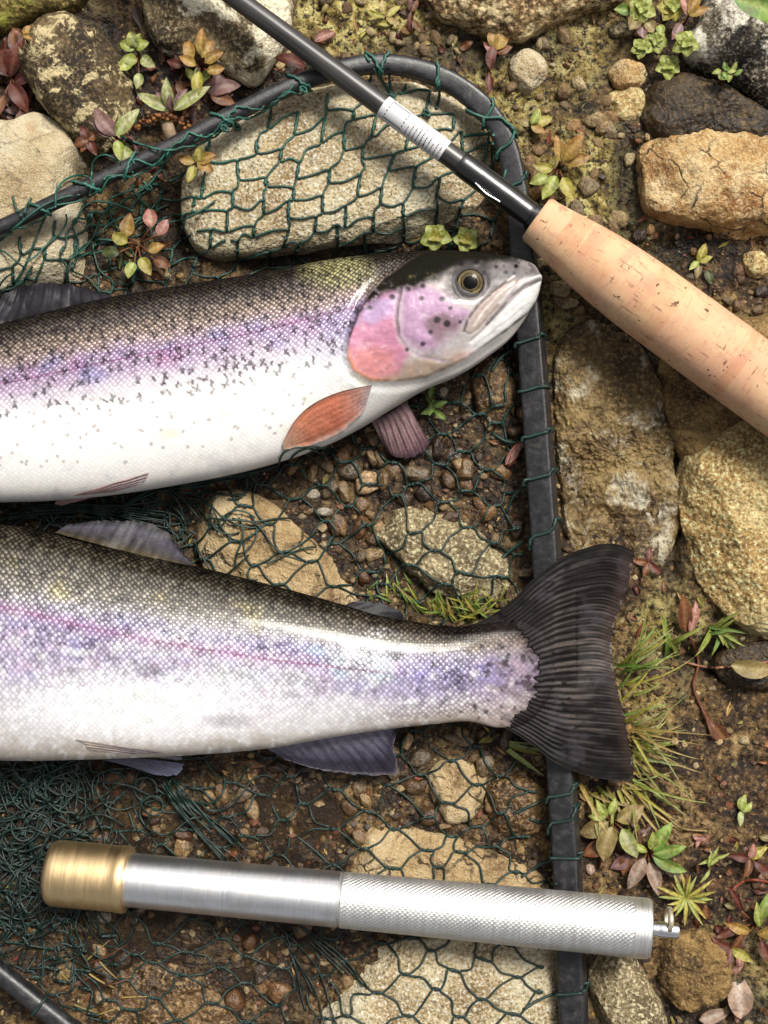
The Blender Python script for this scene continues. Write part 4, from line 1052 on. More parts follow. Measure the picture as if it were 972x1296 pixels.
# ------------------------------------------------------------------ landing net: frame, netting, lashings
FR = [(-770, 628, 50, 22), (-700, 596, 54, 22), (-400, 464, 66, 22), (-180, 367, 76, 22), (0, 288, 80, 22), (100, 241, 79, 23), (215, 186, 75, 24), (300, 142, 71, 25), (380, 104, 67, 26), (430, 88, 63, 28),
      (480, 81, 59, 29), (530, 88, 56, 30), (573, 106, 54, 31), (609, 134, 52, 32), (634, 168, 49, 32), (648, 210, 46, 33), (657, 265, 43, 34), (664, 340, 40, 36), (673, 440, 39, 37),
      (682, 560, 39, 38), (692, 700, 39, 38), (704, 880, 39, 38), (716, 1060, 39, 38), (723, 1200, 39, 38), (727, 1300, 39, 38), (733, 1440, 40, 36), (724, 1545, 41, 34), (690, 1615, 42, 32), (630, 1650, 43, 30), (560, 1645, 44, 30),
      (480, 1600, 44, 30), (300, 1466, 44, 29), (81, 1296, 42, 29), (0, 1231, 41, 28), (-200, 1072, 42, 26), (-600, 760, 46, 22), (-700, 682, 48, 22)]
FRc = catmull(FR, 1300, True)
FP = PX(FRc[:, 0], FRc[:, 1], FRc[:, 2])
wdt = FRc[:, 3]*(H-FRc[:, 2])/H
tn = np.roll(FP, -1, 0)-np.roll(FP, 1, 0); tn /= np.linalg.norm(tn, axis=1)[:, None]
sidev = np.cross(tn, [0, 0, 1.0]); sidev /= np.linalg.norm(sidev, axis=1)[:, None]
upv = np.cross(sidev, tn)
# section: rounded box on the front bar, rounder on the arms
na = 36
an = np.linspace(0, 2*np.pi, na, endpoint=False)
boxy = np.interp(FRc[:, 3], [24, 30, 36], [2.3, 2.8, 9.0])
roll = np.radians(np.interp(FRc[:, 3], [28, 37], [0, -18]))
cx_ = np.sign(np.cos(an))*np.abs(np.cos(an))[None]**(2/boxy[:, None]); cy_ = np.sign(np.sin(an))*np.abs(np.sin(an))[None]**(2/boxy[:, None])
hw = wdt[:, None]*.43; hh_ = wdt[:, None]*.44
a1 = cx_*hw; b1 = cy_*hh_
a2 = a1*np.cos(roll)[:, None]-b1*np.sin(roll)[:, None]; b2 = a1*np.sin(roll)[:, None]+b1*np.cos(roll)[:, None]
FV = FP[:, None]+a2[..., None]*sidev[:, None]+b2[..., None]*upv[:, None]
FV += (.25*n2(FRc[:, 0:1]+0*a2, FRc[:, 1:2]+an[None]*30, 40, 3))[..., None]*upv[:, None]
n_, m_ = a2.shape
Ff = np.vstack([gridF(n_, m_, True), np.array([[(n_-1)*m_+j, (n_-1)*m_+(j+1) % m_, (j+1) % m_, j] for j in range(m_)])])
t = NT('black_anodised_tube')
v = t.coords('Object')
scr = t.noise(v, 10, 5, .7); fine = t.noise(v, 2.0, 2, .5)
c = t.ramp(scr, [(.35, A4(26, 25, 27)), (.55, A4(42, 41, 45)), (.68, A4(66, 64, 68))])
c = t.mix(t.rng(t.noise(v, 26, 6, .75, .8), .60, .68, 0, .45), c, A4(120, 106, 84))
t.P(Base_Color=c, Roughness=t.rng(scr, .3, .7, .34, .52), Normal=t.bump(t.math('ADD', fine, scr), .35, .8), Specular_IOR_Level=.5)
net = thing('landing_net', 'black framed landing net with green knotted mesh lying under both fish', 'landing net', PX(700, 1000, 20))
attach('frame', mesh('frame', FV.reshape(-1, 3), Ff[:, ::-1]), t.m, net)
stamp(FV.reshape(-1, 3))
POLY = FRc[::8, :2]

cordV, cordR, cordC = [], [], []
G_TEAL, G_GREEN, G_DARK = A(54, 132, 112), A(28, 72, 62), A(14, 32, 28)
def tone(px, py):
    """faded teal where the mesh hangs dry at the upper left, dark green where it is wet"""
    k = sstep(420, 200, py)*sstep(640, 200, px+.4*py); k = max(k, .65*sstep(330, 150, py))
    d = sstep(560, 1000, py)*.35+sstep(300, 50, px)*sstep(900, 1000, py)*.1
    return G_TEAL*k+(G_GREEN*(1-d)+G_DARK*d)*(1-k)
def cord(pts, r=1.45, shade=1.0):
    """pts: n x 3 of picture x, picture y, height"""
    pts = np.asarray(pts, float)
    cordV.append(PX(pts[:, 0], pts[:, 1], pts[:, 2])); cordR.append(r)
    cordC.append(tone(pts[:, 0].mean(), pts[:, 1].mean())*shade*rng.uniform(.7, 1.2))
def drape(P2, lift=1.6, sag=0.0, n=9, z0=None, z1=None):
    """cord from 2-D control points laid over the height map"""
    Q = catmull(P2, n) if len(P2) > 2 else np.linspace(P2[0], P2[1], n)
    z = hm(Q[:, 0], Q[:, 1])+lift
    return np.column_stack([Q, z])
def lattice(o, e1, e2, ni, nj, kl, inside, d=None, jit=4.0, wl=110, wa=14, seed=0, r=1.45, lift=2.0, skip=0.0):
    o, e1, e2 = map(np.array, (o, e1, e2))
    d = (e1+e2)/np.linalg.norm(e1+e2) if d is None else np.array(d)
    rs = np.random.default_rng(100+seed)
    I, J = np.meshgrid(np.arange(-ni, ni+1), np.arange(-nj, nj+1), indexing='ij')
    K = o+I[..., None]*e1+J[..., None]*e2+0.0
    W1 = n2(K[..., 0], K[..., 1], wl, 2, 3+seed)*wa*1.6; W2 = n2(K[..., 0], K[..., 1], wl, 2, 33+seed)*wa*1.6
    K = K+np.stack([W1, W2], -1)+rs.normal(0, jit, K.shape)
    rot = n2(K[..., 0], K[..., 1], wl*.7, 2, 63+seed)*.5
    D = np.stack([d[0]*np.cos(rot)-d[1]*np.sin(rot), d[0]*np.sin(rot)+d[1]*np.cos(rot)], -1)
    L = kl*(1+.35*rs.normal(size=I.shape))[..., None].clip(.4, 1.8)
    Pa, Pb = K-D*L/2, K+D*L/2
    ok = inside(K[..., 0], K[..., 1])
    zk = hm(K[..., 0], K[..., 1])+lift
    n, m = I.shape
    for i in range(n):
        for j in range(m):
            if not ok[i, j]: continue
            a, b = Pa[i, j], Pb[i, j]
            mid = (a+b)/2+rs.normal(0, .8, 2)
            cord(drape([a, mid, b], lift+.3, n=5), r*1.35)
            # the knot
            kp = a+(b-a)*.5; w_ = 1.7
            ring = np.array([[math.cos(q)*w_, math.sin(q)*w_*.8] for q in np.linspace(0, 7.2, 9)])+kp
            cord(np.column_stack([ring, np.full(9, hm(*kp)+lift+.6)+np.linspace(0, 1.0, 9)]), r*.95)
            for ii, jj in ((i+1, j), (i, j+1)):
                if ii < n and jj < m and ok[ii, jj] and rs.uniform() > skip:
                    p, q = b, Pa[ii, jj]
                    dv = q-p; nn = np.array([-dv[1], dv[0]])/(np.linalg.norm(dv)+1e-6)
                    bend = rs.normal(0, .09)*np.linalg.norm(dv)
                    p1 = p+D[i, j]*3; q1 = q-D[ii, jj]*3
                    cord(drape([p, p1*.5+(p+dv*.2)*.5, (p+q)/2+nn*bend, q1*.5+(q-dv*.2)*.5, q], lift, n=10), r)
def region(lo=-14, box=None):
    def f(x, y):
        ok = psdf(x, y, POLY) < lo
        if box is not None: ok &= (x > box[0]) & (x < box[2]) & (y > box[1]) & (y < box[3])
        return ok
    return f
# above the upper fish: mesh stretched down and to the left from the arm
lattice((420, 220), (32, 16), (-15, 34), 30, 26, 20, region(-16, (-60, 60, 655, 440)), d=(-.12, 1), jit=3.6, wa=16, seed=1, wl=130)
lattice((60, 320), (-30, 20), (12, 38), 12, 10, 11, region(-16, (-80, 200, 190, 420)), jit=7, wa=20, seed=2, r=1.3, lift=5, skip=.1)
# between the fish: wide six-sided cells
lattice((560, 640), (32, -24), (32, 24), 16, 16, 10, region(-16, (160, 430, 690, 800)), jit=4.2, wa=18, seed=3)
# below the lower fish
lattice((560, 1060), (36, -21), (33, 27), 24, 24, 10, region(-16, (-80, 900, 740, 1480)), jit=3.8, wa=18, seed=4, wl=140)
lattice((30, 1060), (24, -20), (26, 22), 14, 14, 12, region(-16, (-120, 930, 150, 1290)), jit=9, wa=30, seed=5, wl=70, lift=7, skip=.08)
lattice((20, 1020), (26, 10), (-8, 26), 10, 10, 12, region(-16, (-120, 930, 110, 1200)), jit=9, wa=34, seed=6, wl=60, lift=13, skip=.12)
# loose coils and bunched strands
def coil(cx, cy, n, spread, L, r=1.3, lift=6, seed=0, shade=1.0, inside=None):
    rs = np.random.default_rng(300+seed)
    for k in range(n):
        p = np.array([cx, cy])+rs.normal(0, 1, 2)*spread; a = rs.uniform(0, 6.28); cur = rs.normal(0, .16)
        P = [p.copy()]
        for i in range(int(L/6)):
            cur = cur*.9+rs.normal(0, .08); a += cur
            p = p+6*np.array([math.cos(a), math.sin(a)]); P.append(p.copy())
        P = np.array(P)
        if inside is not None:
            okk = inside(P[:, 0], P[:, 1]); P = P[okk]
            if len(P) < 5: continue
        z = hm(P[:, 0], P[:, 1])+lift*(1+.6*np.sin(np.linspace(0, 6, len(P))+k))
        cord(np.column_stack([P, z]), r, shade)
ins = region(-18)
coil(40, 1040, 70, (48, 45), 150, seed=1, inside=ins, lift=8, shade=.6)
coil(20, 1140, 24, (40, 40), 130, seed=2, inside=ins, lift=6, shade=.6)
coil(70, 650, 46, (75, 9), 140, seed=3, inside=ins, lift=9, shade=.6)
coil(215, 645, 22, (34, 20), 110, seed=4, inside=ins, lift=9, shade=.8)
coil(60, 300, 16, (60, 30), 90, seed=5, inside=ins, lift=8)
coil(300, 668, 7, (20, 26), 70, seed=6, lift=5)
coil(120, 990, 20, (60, 18), 120, seed=7, inside=ins, lift=7)
def bundle(path, n, w0, w1, lift=5, r=1.2, seed=0, shade=1.0):
    rs = np.random.default_rng(500+seed)
    B = catmull(path, 40)
    tg = np.gradient(B, axis=0); nr_ = np.stack([-tg[:, 1], tg[:, 0]], -1); nr_ /= np.linalg.norm(nr_, axis=1)[:, None]
    s = np.linspace(0, 1, 40)
    for k in range(n):
        q = rs.uniform(-1, 1); off = q*(w0*(1-s)+w1*s)+rs.normal(0, 3.5)*np.sin(s*rs.uniform(4, 9)+k)
        a, b = int(rs.uniform(0, 12)), int(rs.uniform(20, 40))
        P = (B+nr_*off[:, None])[a:b]
        cord(np.column_stack([P, hm(P[:, 0], P[:, 1])+lift*rs.uniform(.5, 1.5)]), r, shade*rs.uniform(.7, 1.2))
bundle([(196, 968), (228, 1010), (262, 1050), (305, 1092)], 15, 6, 16, seed=1, lift=7)
bundle([(352, 1160), (385, 1200), (420, 1245), (452, 1310)], 9, 10, 60, seed=2, shade=.5)
bundle([(130, 652), (200, 616), (260, 606), (330, 596), (372, 578)], 12, 8, 4, seed=3, lift=12)
bundle([(0, 652), (60, 648), (140, 648), (220, 660)], 16, 8, 10, seed=4, lift=12, shade=.7)
# two loose loops lifted over the trout belly below the pectoral fin
for P in ([(352, 590), (358, 574), (376, 566), (398, 570), (414, 584)], [(366, 592), (370, 578), (384, 569), (402, 566), (420, 574), (428, 586)], [(372, 590), (392, 573), (412, 566), (426, 570)]):
    Q = catmull(P, 18); s = np.sin(np.linspace(0, np.pi, 18))
    z = np.maximum(hm(Q[:, 0], Q[:, 1])+4, top1(Q[:, 0], Q[:, 1]+0)*(Q[:, 1] < f1b(Q[:, 0])+2)+4)
    cord(np.column_stack([Q, z]), 1.4)
# teal cords that run with the upper arm and are knotted to it
def fidx(px, py): return int(np.argmin((FRc[:, 0]-px)**2+(FRc[:, 1]-py)**2))
def fr_pt(i, ang, gap=1.6):
    """picture-space point just outside the frame tube at section angle ang (0 = right of travel, 90 deg = up)"""
    i = int(i) % len(FRc); e = boxy[i]
    ca, sa = math.cos(ang), math.sin(ang)
    a = np.sign(ca)*abs(ca)**(2/e)*(hw[i, 0]+gap); b = np.sign(sa)*abs(sa)**(2/e)*(hh_[i, 0]+gap)
    r_ = roll[i]; a, b = a*math.cos(r_)-b*math.sin(r_), a*math.sin(r_)+b*math.cos(r_)
    p = FP[i]+a*sidev[i]+b*upv[i]
    return p
def to_px(p): return np.array([486+p[0]*H/(H-p[2]), 648-p[1]*H/(H-p[2]), p[2]])
def along(px0, py0, px1, py1, a0, amp, turns, n=60, seed=0):
    i0, i1 = fidx(px0, py0), fidx(px1, py1); rs = np.random.default_rng(700+seed)
    P = []
    for k in range(n):
        s = k/(n-1); i = i0+(i1-i0)*s
        a = a0+amp*math.sin(s*turns*2*math.pi+seed)+.25*rs.normal()
        P.append(to_px(fr_pt(i, a, 1.8+1.2*abs(rs.normal()))))
    P = np.array(P); P[1:-1] = (P[:-2]+P[1:-1]*2+P[2:])/4
    cord(P, 1.35)
INNER = 0.0
along(130, 226, 370, 108, 0.35, .9, 3.2, seed=1)
along(170, 208, 330, 128, 0.9, .8, 2.3, seed=2)
along(20, 279, 200, 193, 0.3, .8, 2.6, seed=3)
along(250, 168, 390, 100, 0.2, .7, 2.1, seed=4)
along(-300, 420, 10, 284, 0.5, 1.0, 4, seed=5)
for P in ([(0, 305), (25, 283), (52, 262), (80, 250), (104, 246)], [(70, 262), (72, 240), (85, 226), (104, 222), (118, 232), (104, 262)], [(116, 232), (118, 205), (134, 196), (160, 212), (188, 236)],
          [(152, 172), (176, 182), (208, 190), (236, 186), (256, 170)], [(28, 276), (20, 262), (16, 248)], [(30, 276), (33, 262), (40, 250)], [(60, 268), (46, 300), (30, 340), (8, 372)],
          [(250, 206), (215, 230), (205, 215), (186, 236), (150, 260), (132, 290)], [(190, 238), (176, 250), (160, 272), (148, 300), (120, 310)], [(214, 190), (200, 222), (188, 238)]):
    Q = catmull(P, 26); z = hm(Q[:, 0], Q[:, 1])+4+3*np.sin(np.linspace(0, 5, 26))
    cord(np.column_stack([Q, z]), 1.5)
for kx, ky in ((188, 237), (284, 162), (384, 113), (228, 187), (540, 143), (300, 160)):
    rs = np.random.default_rng(int(kx))
    z = hm(kx, ky)+4
    for q in range(4):
        a = rs.uniform(0, 3); P = np.array([[kx+math.cos(a+i*1.1)*4.5, ky+math.sin(a+i*1.3)*4, z+2*math.sin(i*2.0)+q] for i in range(7)])
        cord(np.column_stack([catmull(P[:, :2], 20), np.interp(np.linspace(0, 6, 20), range(7), P[:, 2])]), 1.5)
Vn, Fn = tubes(cordV, cordR, 5)
cc = np.concatenate([np.repeat(c[None], len(p)*5, 0) for p, c in zip(cordV, cordC)])
t = NT('green_net_cord')
v = t.coords('Object')
n3 = t.noise(v, 1.6, 2, .6); n40 = t.noise(v, 45, 3)
c = t.mix(t.rng(n3, .35, .65), t.mix(1, t.attr('Col'), (.45, .5, .5, 1), 'MULTIPLY'), t.attr('Col'))
c = t.mix(t.rng(n40, .45, .65, 0, .5), c, A4(26, 40, 36))
t.P(Base_Color=c, Roughness=.55, Normal=t.bump(n3, .5, .6))
m_cord = t.m
o = attach('netting', mesh('netting', Vn, Fn, {'Col': cc}), m_cord, net); o['kind'] = 'stuff'
print('net tris', len(Vn)*2)
# cord lashings round the front bar, each a part
def lashing(px, py, skew=0.0, loose=1.0, turns=1.15, tail=None, shade=1.0, tilt=0):
    i0 = fidx(px, py); n = 46; P = []
    for k in range(n):
        q = k/(n-1)
        a = math.pi*1.08-q*turns*2*math.pi
        di = skew*(math.cos(a))*1.0+tilt*(q-.5)*2
        lump = 1.5+loose*(.6+.6*math.sin(a*1.0+.5))*(1 if math.cos(a) > .2 or math.cos(a) < -.6 else .25)
        P.append(fr_pt(i0+di, a, lump))
    P = [P]
    if tail is not None:
        q0 = to_px(P[0][0]); Q = catmull([q0[:2]]+tail, 16)
        P.append([PX(x_, y_, max(zz, hm(x_, y_)+1.5)) for (x_, y_), zz in zip(Q, np.linspace(q0[2], q0[2]-26, 16))])
    V, F = tubes([np.array(p) for p in P], 2.0, 6)
    c = np.repeat((tone(px, py)*shade)[None], len(V), 0)
    attach('lashing', mesh('lashing', V, F, {'Col': c}), m_cord, net)
for a in ((672, 436, 2, 1.6, 1.15, [(640, 448), (622, 470)]), (678, 497, 1, 1.3, 1.15, [(650, 512), (634, 540)]), (683, 553, 2, 1.2, 1.1, [(650, 560), (622, 548)]), (686, 606, 3, 3.0, 1.1, [(656, 622), (640, 650)]),
          (690, 678, 5, 1.2, 1.05, [(655, 690), (636, 706)]), (712, 1006, 3, 1.2, 1.1, [(676, 1018), (650, 1030)]), (715, 1038, 5, 1.6, 1.1, [(690, 1040), (670, 1036)]), (718, 1083, 0, 1.0, 1.1, [(690, 1092), (660, 1110)]),
          (724, 1254, 2, 1.3, 1.1, [(690, 1262), (662, 1278)]), (650, 186, 4, 1.6, 1.1, [(640, 216), (634, 240)]), (657, 238, 4, 3.0, 1.1, [(640, 252), (636, 268)]), (628, 148, -9, 2.4, 1.2, [(612, 170), (584, 172)]),
          (622, 146, 3, 1.2, 1.1, [(618, 176), (612, 205)]), (556, 98, 2, 1.4, 1.1, [(556, 120), (552, 138)]), (487, 82, -2, 1.6, 1.15, [(494, 110), (500, 128)]), (474, 82, 3, 1.6, 1.1, [(490, 112), (496, 120)]),
          (284, 152, 3, 2.0, 1.1, None), (378, 106, 3, 1.6, 1.1, None), (168, 210, -4, 1.4, 1.1, None), (112, 236, 4, 2.4, 1.1, None), (52, 265, 3, 1.2, 1.1, None), (50, 1272, 0, 1.2, 1.1, None), (730, 1400, 2, 1.2, 1.1, None)):
    lashing(*a[:5], tail=a[5])

# ------------------------------------------------------------------ lathe helper for the rod and the priest (local x is the axis)
def lathe(name, prof, segs, mat, parent, disp=None, sharp=32, attrs=None):
    prof = np.array(prof, float); an = np.linspace(0, 2*np.pi, segs, endpoint=False)
    R = prof[:, 1][:, None]+0*an[None]; X = prof[:, 0][:, None]+0*an[None]
    if disp is not None: R = R+disp(X, an[None]+0*X, R)
    V = np.stack([X, R*np.cos(an), R*np.sin(an)], -1).reshape(-1, 3)
    n, m = R.shape
    caps = []
    if prof[0, 1] > .01: caps.append(np.array([[0, i+1, i] for i in range(1, m-1)]))
    if prof[-1, 1] > .01: caps.append(np.array([[(n-1)*m, (n-1)*m+i, (n-1)*m+i+1] for i in range(1, m-1)]))
    o = link(name, mesh(name, V, [gridF(n, m, True)]+caps, sharp=sharp), mat, parent)
    return o
def axis_thing(name, label, cat, p0, p1):
    d = Vector(p1-p0); L = d.length
    o = thing(name, label, cat, p0)
    xa = d.normalized(); ya = Vector((0, 0, 1)).cross(xa).normalized(); za = xa.cross(ya)
    o.rotation_euler = Matrix((xa, ya, za)).transposed().to_euler()
    return o, L
def dense(prof, step):
    out = []
    for (x0, r0), (x1, r1) in zip(prof[:-1], prof[1:]):
        k = max(1, int(abs(x1-x0)/step))
        for i in range(k): out.append((x0+(x1-x0)*i/k, r0+(r1-r0)*i/k))
    out.append(prof[-1]); return out

# ---- fly rod; local origin where the cork begins, +x towards the butt
ZR = 95.0
p0 = PX(679, 277, ZR); p1 = PX(972, 492, ZR)
rod, _ = axis_thing('fly_rod', 'dark fly rod with white sticker and peach cork grip across the net corner', 'fishing rod', p0, p1)
t = NT('graphite_blank')
v = t.coords('Object'); st = t.noise(t.coords('Object', scl=(.06, 1, 1)), 4, 3)
t.P(Base_Color=t.ramp(st, [(.35, A4(44, 42, 42)), (.65, A4(76, 73, 72))]), Roughness=.36, Normal=t.bump(st, .3, .6), Specular_IOR_Level=.5)
m_blank = t.m
t = NT('black_thread_wrap')
wv = t.node('TexWave'); wv.inputs['Scale'].default_value = 1/(9*S); t.t.links.new(t.coords('Object'), wv.inputs[0])
t.P(Base_Color=A4(26, 25, 26), Roughness=.3, Normal=t.bump(t.noise(t.coords('Object'), 12, 2), .25, 1.5), Coat_Weight=.4, Coat_Roughness=.3)
m_wrap = t.m
lathe('blank', dense([(-2600, 4.5), (-480, 11.8), (-112, 13.6), (10, 13.9)], 40), 40, m_blank, rod)
lathe('thread_wrap', dense([(-114, 13.8), (-111, 14.9), (-100, 15.3), (-62, 15.6), (-40, 15.6), (-10, 15.2), (-6, 14.0)], 3), 48, m_wrap, rod, lambda X, a, R: .25*n2(X, a*14, 16, 2, 3))
t = NT('black_ring'); t.P(Base_Color=A4(18, 18, 18), Roughness=.3); 
lathe('winding_check', [(-8, 13.8), (-7, 17.5), (-1, 18.6), (-.4, 14)], 40, t.m, rod)
# keeper ring tied under the wrap on the lower left side of the rod
t = NT('bright_steel'); t.P(Base_Color=(.75, .75, .76, 1), Metallic=1.0, Roughness=.18); m_steel = t.m
ka = math.radians(-42)
kp = lambda x, r, da=0: np.array([x, math.cos(ka+da+math.pi)*r, -math.sin(ka+da+math.pi)*r*1.0])
def kpt(x, r, a): return np.array([x, -r*math.cos(a), r*math.sin(a)])
P = [kpt(-84, 14.8, .75), kpt(-78, 16.5, .75), kpt(-72, 17.6, .72), kpt(-64, 18.0, .7), kpt(-58, 17.0, .7), kpt(-54, 16.2, .7), kpt(-46, 15.2, .7)]
V, F = tubes([catmull(P, 24)], 1.3, 8)
link('keeper', mesh('keeper', V, F), m_steel, rod)
# cork grip
prof = [(-1, 12), (-.9, 27.5), (1.5, 29.4), (10, 30.3), (30, 33.2), (60, 37.6), (90, 41.2), (120, 43.6), (160, 45.3), (220, 46), (340, 46.2), (450, 45.6), (540, 43), (600, 38), (640, 34), (655, 30), (656, 12)]
HP = [prof[0], prof[1]]+[(x_, float(hermite(prof[1:-1], np.array([x_]))[0])) for x_ in np.arange(0, 655, 3.0)]+[prof[-1]]
t = NT('cork')
v = t.coords('Object')
ring_c = t.sep(t.node('TexCoord').outputs['Object'])  # unused separation keeps ring lookup explicit
vx = t.coords('Object', scl=(1, .18, .18))
br = t.voro(t.coords('Object', scl=(1, .02, .02)), 42, 'Color', .55)
rc = t.sep(br)[0]
c = t.ramp(rc, [(0, A4(232, 172, 132)), (.35, A4(238, 180, 144)), (.6, A4(242, 192, 152)), (1, A4(234, 174, 140))])
blotch = t.noise(v, 55, 4, .6)
c = t.mix(t.rng(blotch, .42, .62), c, t.mix(.5, c, A4(250, 218, 168)))
c = t.mix(t.rng(t.noise(v, 34, 4, .6, .4), .56, .66, 0, .55), c, A4(222, 160, 132))
gr = t.noise(t.coords('Object', scl=(1.0, .22, .22), rot=(0, 0, .5)), 3.2, 4, .7)
c = t.mix(t.rng(gr, .56, .7, 0, .42), c, A4(170, 112, 76))
strk = t.noise(t.coords('Object', scl=(.16, 1.0, 1.0), off=(.3, .1, 0)), 5, 4, .7)
c = t.mix(t.rng(strk, .60, .67, 0, .6), c, A4(118, 76, 50))
strk2 = t.noise(t.coords('Object', scl=(1.0, .2, .2), off=(.13, .4, .2)), 5.5, 4, .72)
c = t.mix(t.rng(strk2, .665, .71, 0, .7), c, A4(92, 58, 38))
pits = t.noise(t.coords('Object', off=(.2, .7, .1)), 9, 3, .55, .5)
pm = t.rng(pits, .68, .71)
c = t.mix(t.math('MULTIPLY', pm, .85), c, A4(70, 44, 28))
hgt = t.math('SUBTRACT', t.math('MULTIPLY', gr, .35), t.math('ADD', t.math('MULTIPLY', pm, 1.2), t.math('MULTIPLY', t.rng(strk2, .655, .7), .8)))
t.P(Base_Color=c, Roughness=.78, Normal=t.bump(hgt, .7, 1.8), Specular_IOR_Level=.25)
lathe('cork_grip', HP, 120, t.m, rod, lambda X, a, R: (.35*n2(X, a*40, 30, 3, 3)+.12*n2(X, a*40, 4, 2, 5))*(R > 20))
t = NT('reel_seat'); t.P(Base_Color=A4(60, 60, 64), Metallic=.8, Roughness=.3)
lathe('reel_seat', [(655, 12), (656, 27), (680, 28), (900, 28), (930, 34), (960, 34), (962, 8)], 40, t.m, rod)
# white sticker wrapped on the blank, with its fine print (too small to read in the photograph)
def wrap_patch(x0, x1, a0, a1, lift, n=2, m=24):
    X = np.linspace(x0, x1, n)[:, None]; a = np.linspace(a0, a1, m)[None]
    R = 13.45+lift+(X+228)*.0035
    return np.stack([X+0*a, -R*np.cos(a), R*np.sin(a)+0*X], -1).reshape(-1, 3), gridF(n, m)
t = NT('sticker_paper'); t.P(Base_Color=A4(236, 234, 236), Roughness=.5, Normal=t.bump(t.noise(t.coords('Object'), 6, 2), .2, .6)); m_paper = t.m
# local y points up-left/right across the rod: angle 0 = lower-left side, pi/2 = top, pi = upper-right side
V, F = wrap_patch(-228, -136, -.5, 3.7, .45, 20, 48)
V2, _ = wrap_patch(-228, -136, -.5, 3.7, .05, 20, 48)
n_ = len(V)
st = link('sticker', mesh('sticker', np.vstack([V, V2]), [np.vstack([F, F[:, ::-1]+n_])]), m_paper, rod)
t = NT('sticker_ink'); t.P(Base_Color=A4(40, 40, 44), Roughness=.5); m_ink = t.m
Vs, Fs, o_ = [], [], 0
def ink(x0, x1, a0, a1):
    global o_
    V, F = wrap_patch(x0, x1, a0, a1, .62, 2, 6)
    Vs.append(V); Fs.append(F+o_); o_ += len(V)
# square outline at the sticker's outer end
for (x0, x1, a0, a1) in ((-220, -218.8, .55, 2.35), (-195.2, -194, .55, 2.35), (-218.8, -195.2, .55, .63), (-218.8, -195.2, 2.27, 2.35)): ink(x0, x1, a0, a1)
rs = np.random.default_rng(3)
for k, xr in enumerate(np.arange(-188, -141, 5.2)):
    a = .35+.1*(k % 2); end = rs.uniform(1.2, 2.3)
    while a < end:
        l = rs.uniform(.05, .2); ink(xr, xr+(1.9 if k in (4, 5) and a < 1 else 1.1), a, min(a+l, end)); a += l+rs.uniform(.04, .08)
link('print', mesh('print', np.vstack(Vs), np.vstack(Fs)), m_ink, st)

# ---- priest
q0 = PX(62, 1104, 47); q1 = PX(861, 1179, 103)
priest, PL = axis_thing('fish_priest', 'metal fish priest with brass head, bare aluminium shaft and knurled handle', 'fish priest', q0, q1)
k = PL/803.0
def metal(name, colr, rough, lines=.5, ls=3.0, dirt=None):
    t = NT(name)
    v1 = t.coords('Object', scl=(1, .05, .05)); v2 = t.coords('Object')
    n = t.noise(v1, ls, 4, .65); b = t.noise(v2, 30, 4, .6)
    c = t.mix(t.rng(n, .3, .7), t.mix(1, colr, (.88, .87, .86, 1), 'MULTIPLY'), colr)
    if dirt: c = t.mix(t.rng(b, .5, .68, 0, .5), c, dirt)
    t.P(Base_Color=c, Metallic=1.0, Roughness=t.rng(t.math('ADD', n, b), .6, 1.4, rough*.8, rough*1.2), Normal=t.bump(n, lines, .5))
    return t.m
m_brass = metal('brass', (.72, .53, .29, 1), .42, .3, 4, (.36, .24, .10, 1))
m_alu = metal('turned_aluminium', (.80, .80, .81, 1), .36, .18, 2, (.50, .48, .46, 1))
m_knurl = metal('knurled_aluminium', (.74, .735, .72, 1), .48, .1, 3, (.56, .54, .50, 1))
X = lambda x: (x-62)*1.0035*k
lathe('brass_head', dense([(X(62), 0), (X(62), 26), (X(63), 34.5), (X(66), 38), (X(70), 39.6), (X(76), 40), (X(152), 40), (X(155), 40.8), (X(163), 40.8), (X(166), 39), (X(167), 30)], 6), 110, m_brass, priest)
lathe('shaft', dense([(X(164), 30), (X(165), 32.4), (X(430), 33.2), (X(436), 33.2), (X(438), 30)], 12), 110, m_alu, priest)
kn = [(X(437), 30), (X(439), 33.0)]+[(x_, 33.4+(x_-X(440))*.0062) for x_ in np.arange(X(441), X(822), 1.3)]+[(X(823), 35.2), (X(825), 33.5), (X(825.3), 20)]
def knurl(X_, a, R):
    e = sstep(X(440), X(446), X_)*sstep(X(824), X(821), X_)
    ed = sstep(X(800), X(803), X_)
    nt = 40
    ph1 = a*nt+X_*1.0; ph2 = a*nt-X_*1.0
    g1 = 1-np.abs(np.sin(ph1*.5))**.8; g2 = 1-np.abs(np.sin(ph2*.5))**.8
    cross = -1.35*np.maximum(g1, .45*g2)
    ringd = -.8*(1-np.abs(np.sin(X_*.85))**.8)
    return e*(cross*(1-ed)+ringd*ed)+.12*n2(X_, a*36, 12, 2, 2)
lathe('knurled_handle', kn, 300, m_knurl, priest, knurl, sharp=None)
lathe('pin', dense([(X(824), 0), (X(824), 9), (X(834), 9), (X(835), 9.6), (X(857), 9.6), (X(860), 8.6), (X(861), 0)], 6), 40, m_steel, priest)
t = NT('pale_ring'); t.P(Base_Color=A4(226, 216, 190), Metallic=.6, Roughness=.35)
rp = []
for a in np.linspace(0, 4*math.pi, 60): rp.append(np.array([X(846)+2.4*a/12+1.5*math.sin(a), 9+13*math.cos(a)+4, 15*math.sin(a)]))
V, F = tubes([np.array(rp)], 2.2, 8)
link('split_ring', mesh('split_ring', V, F), t.m, priest)

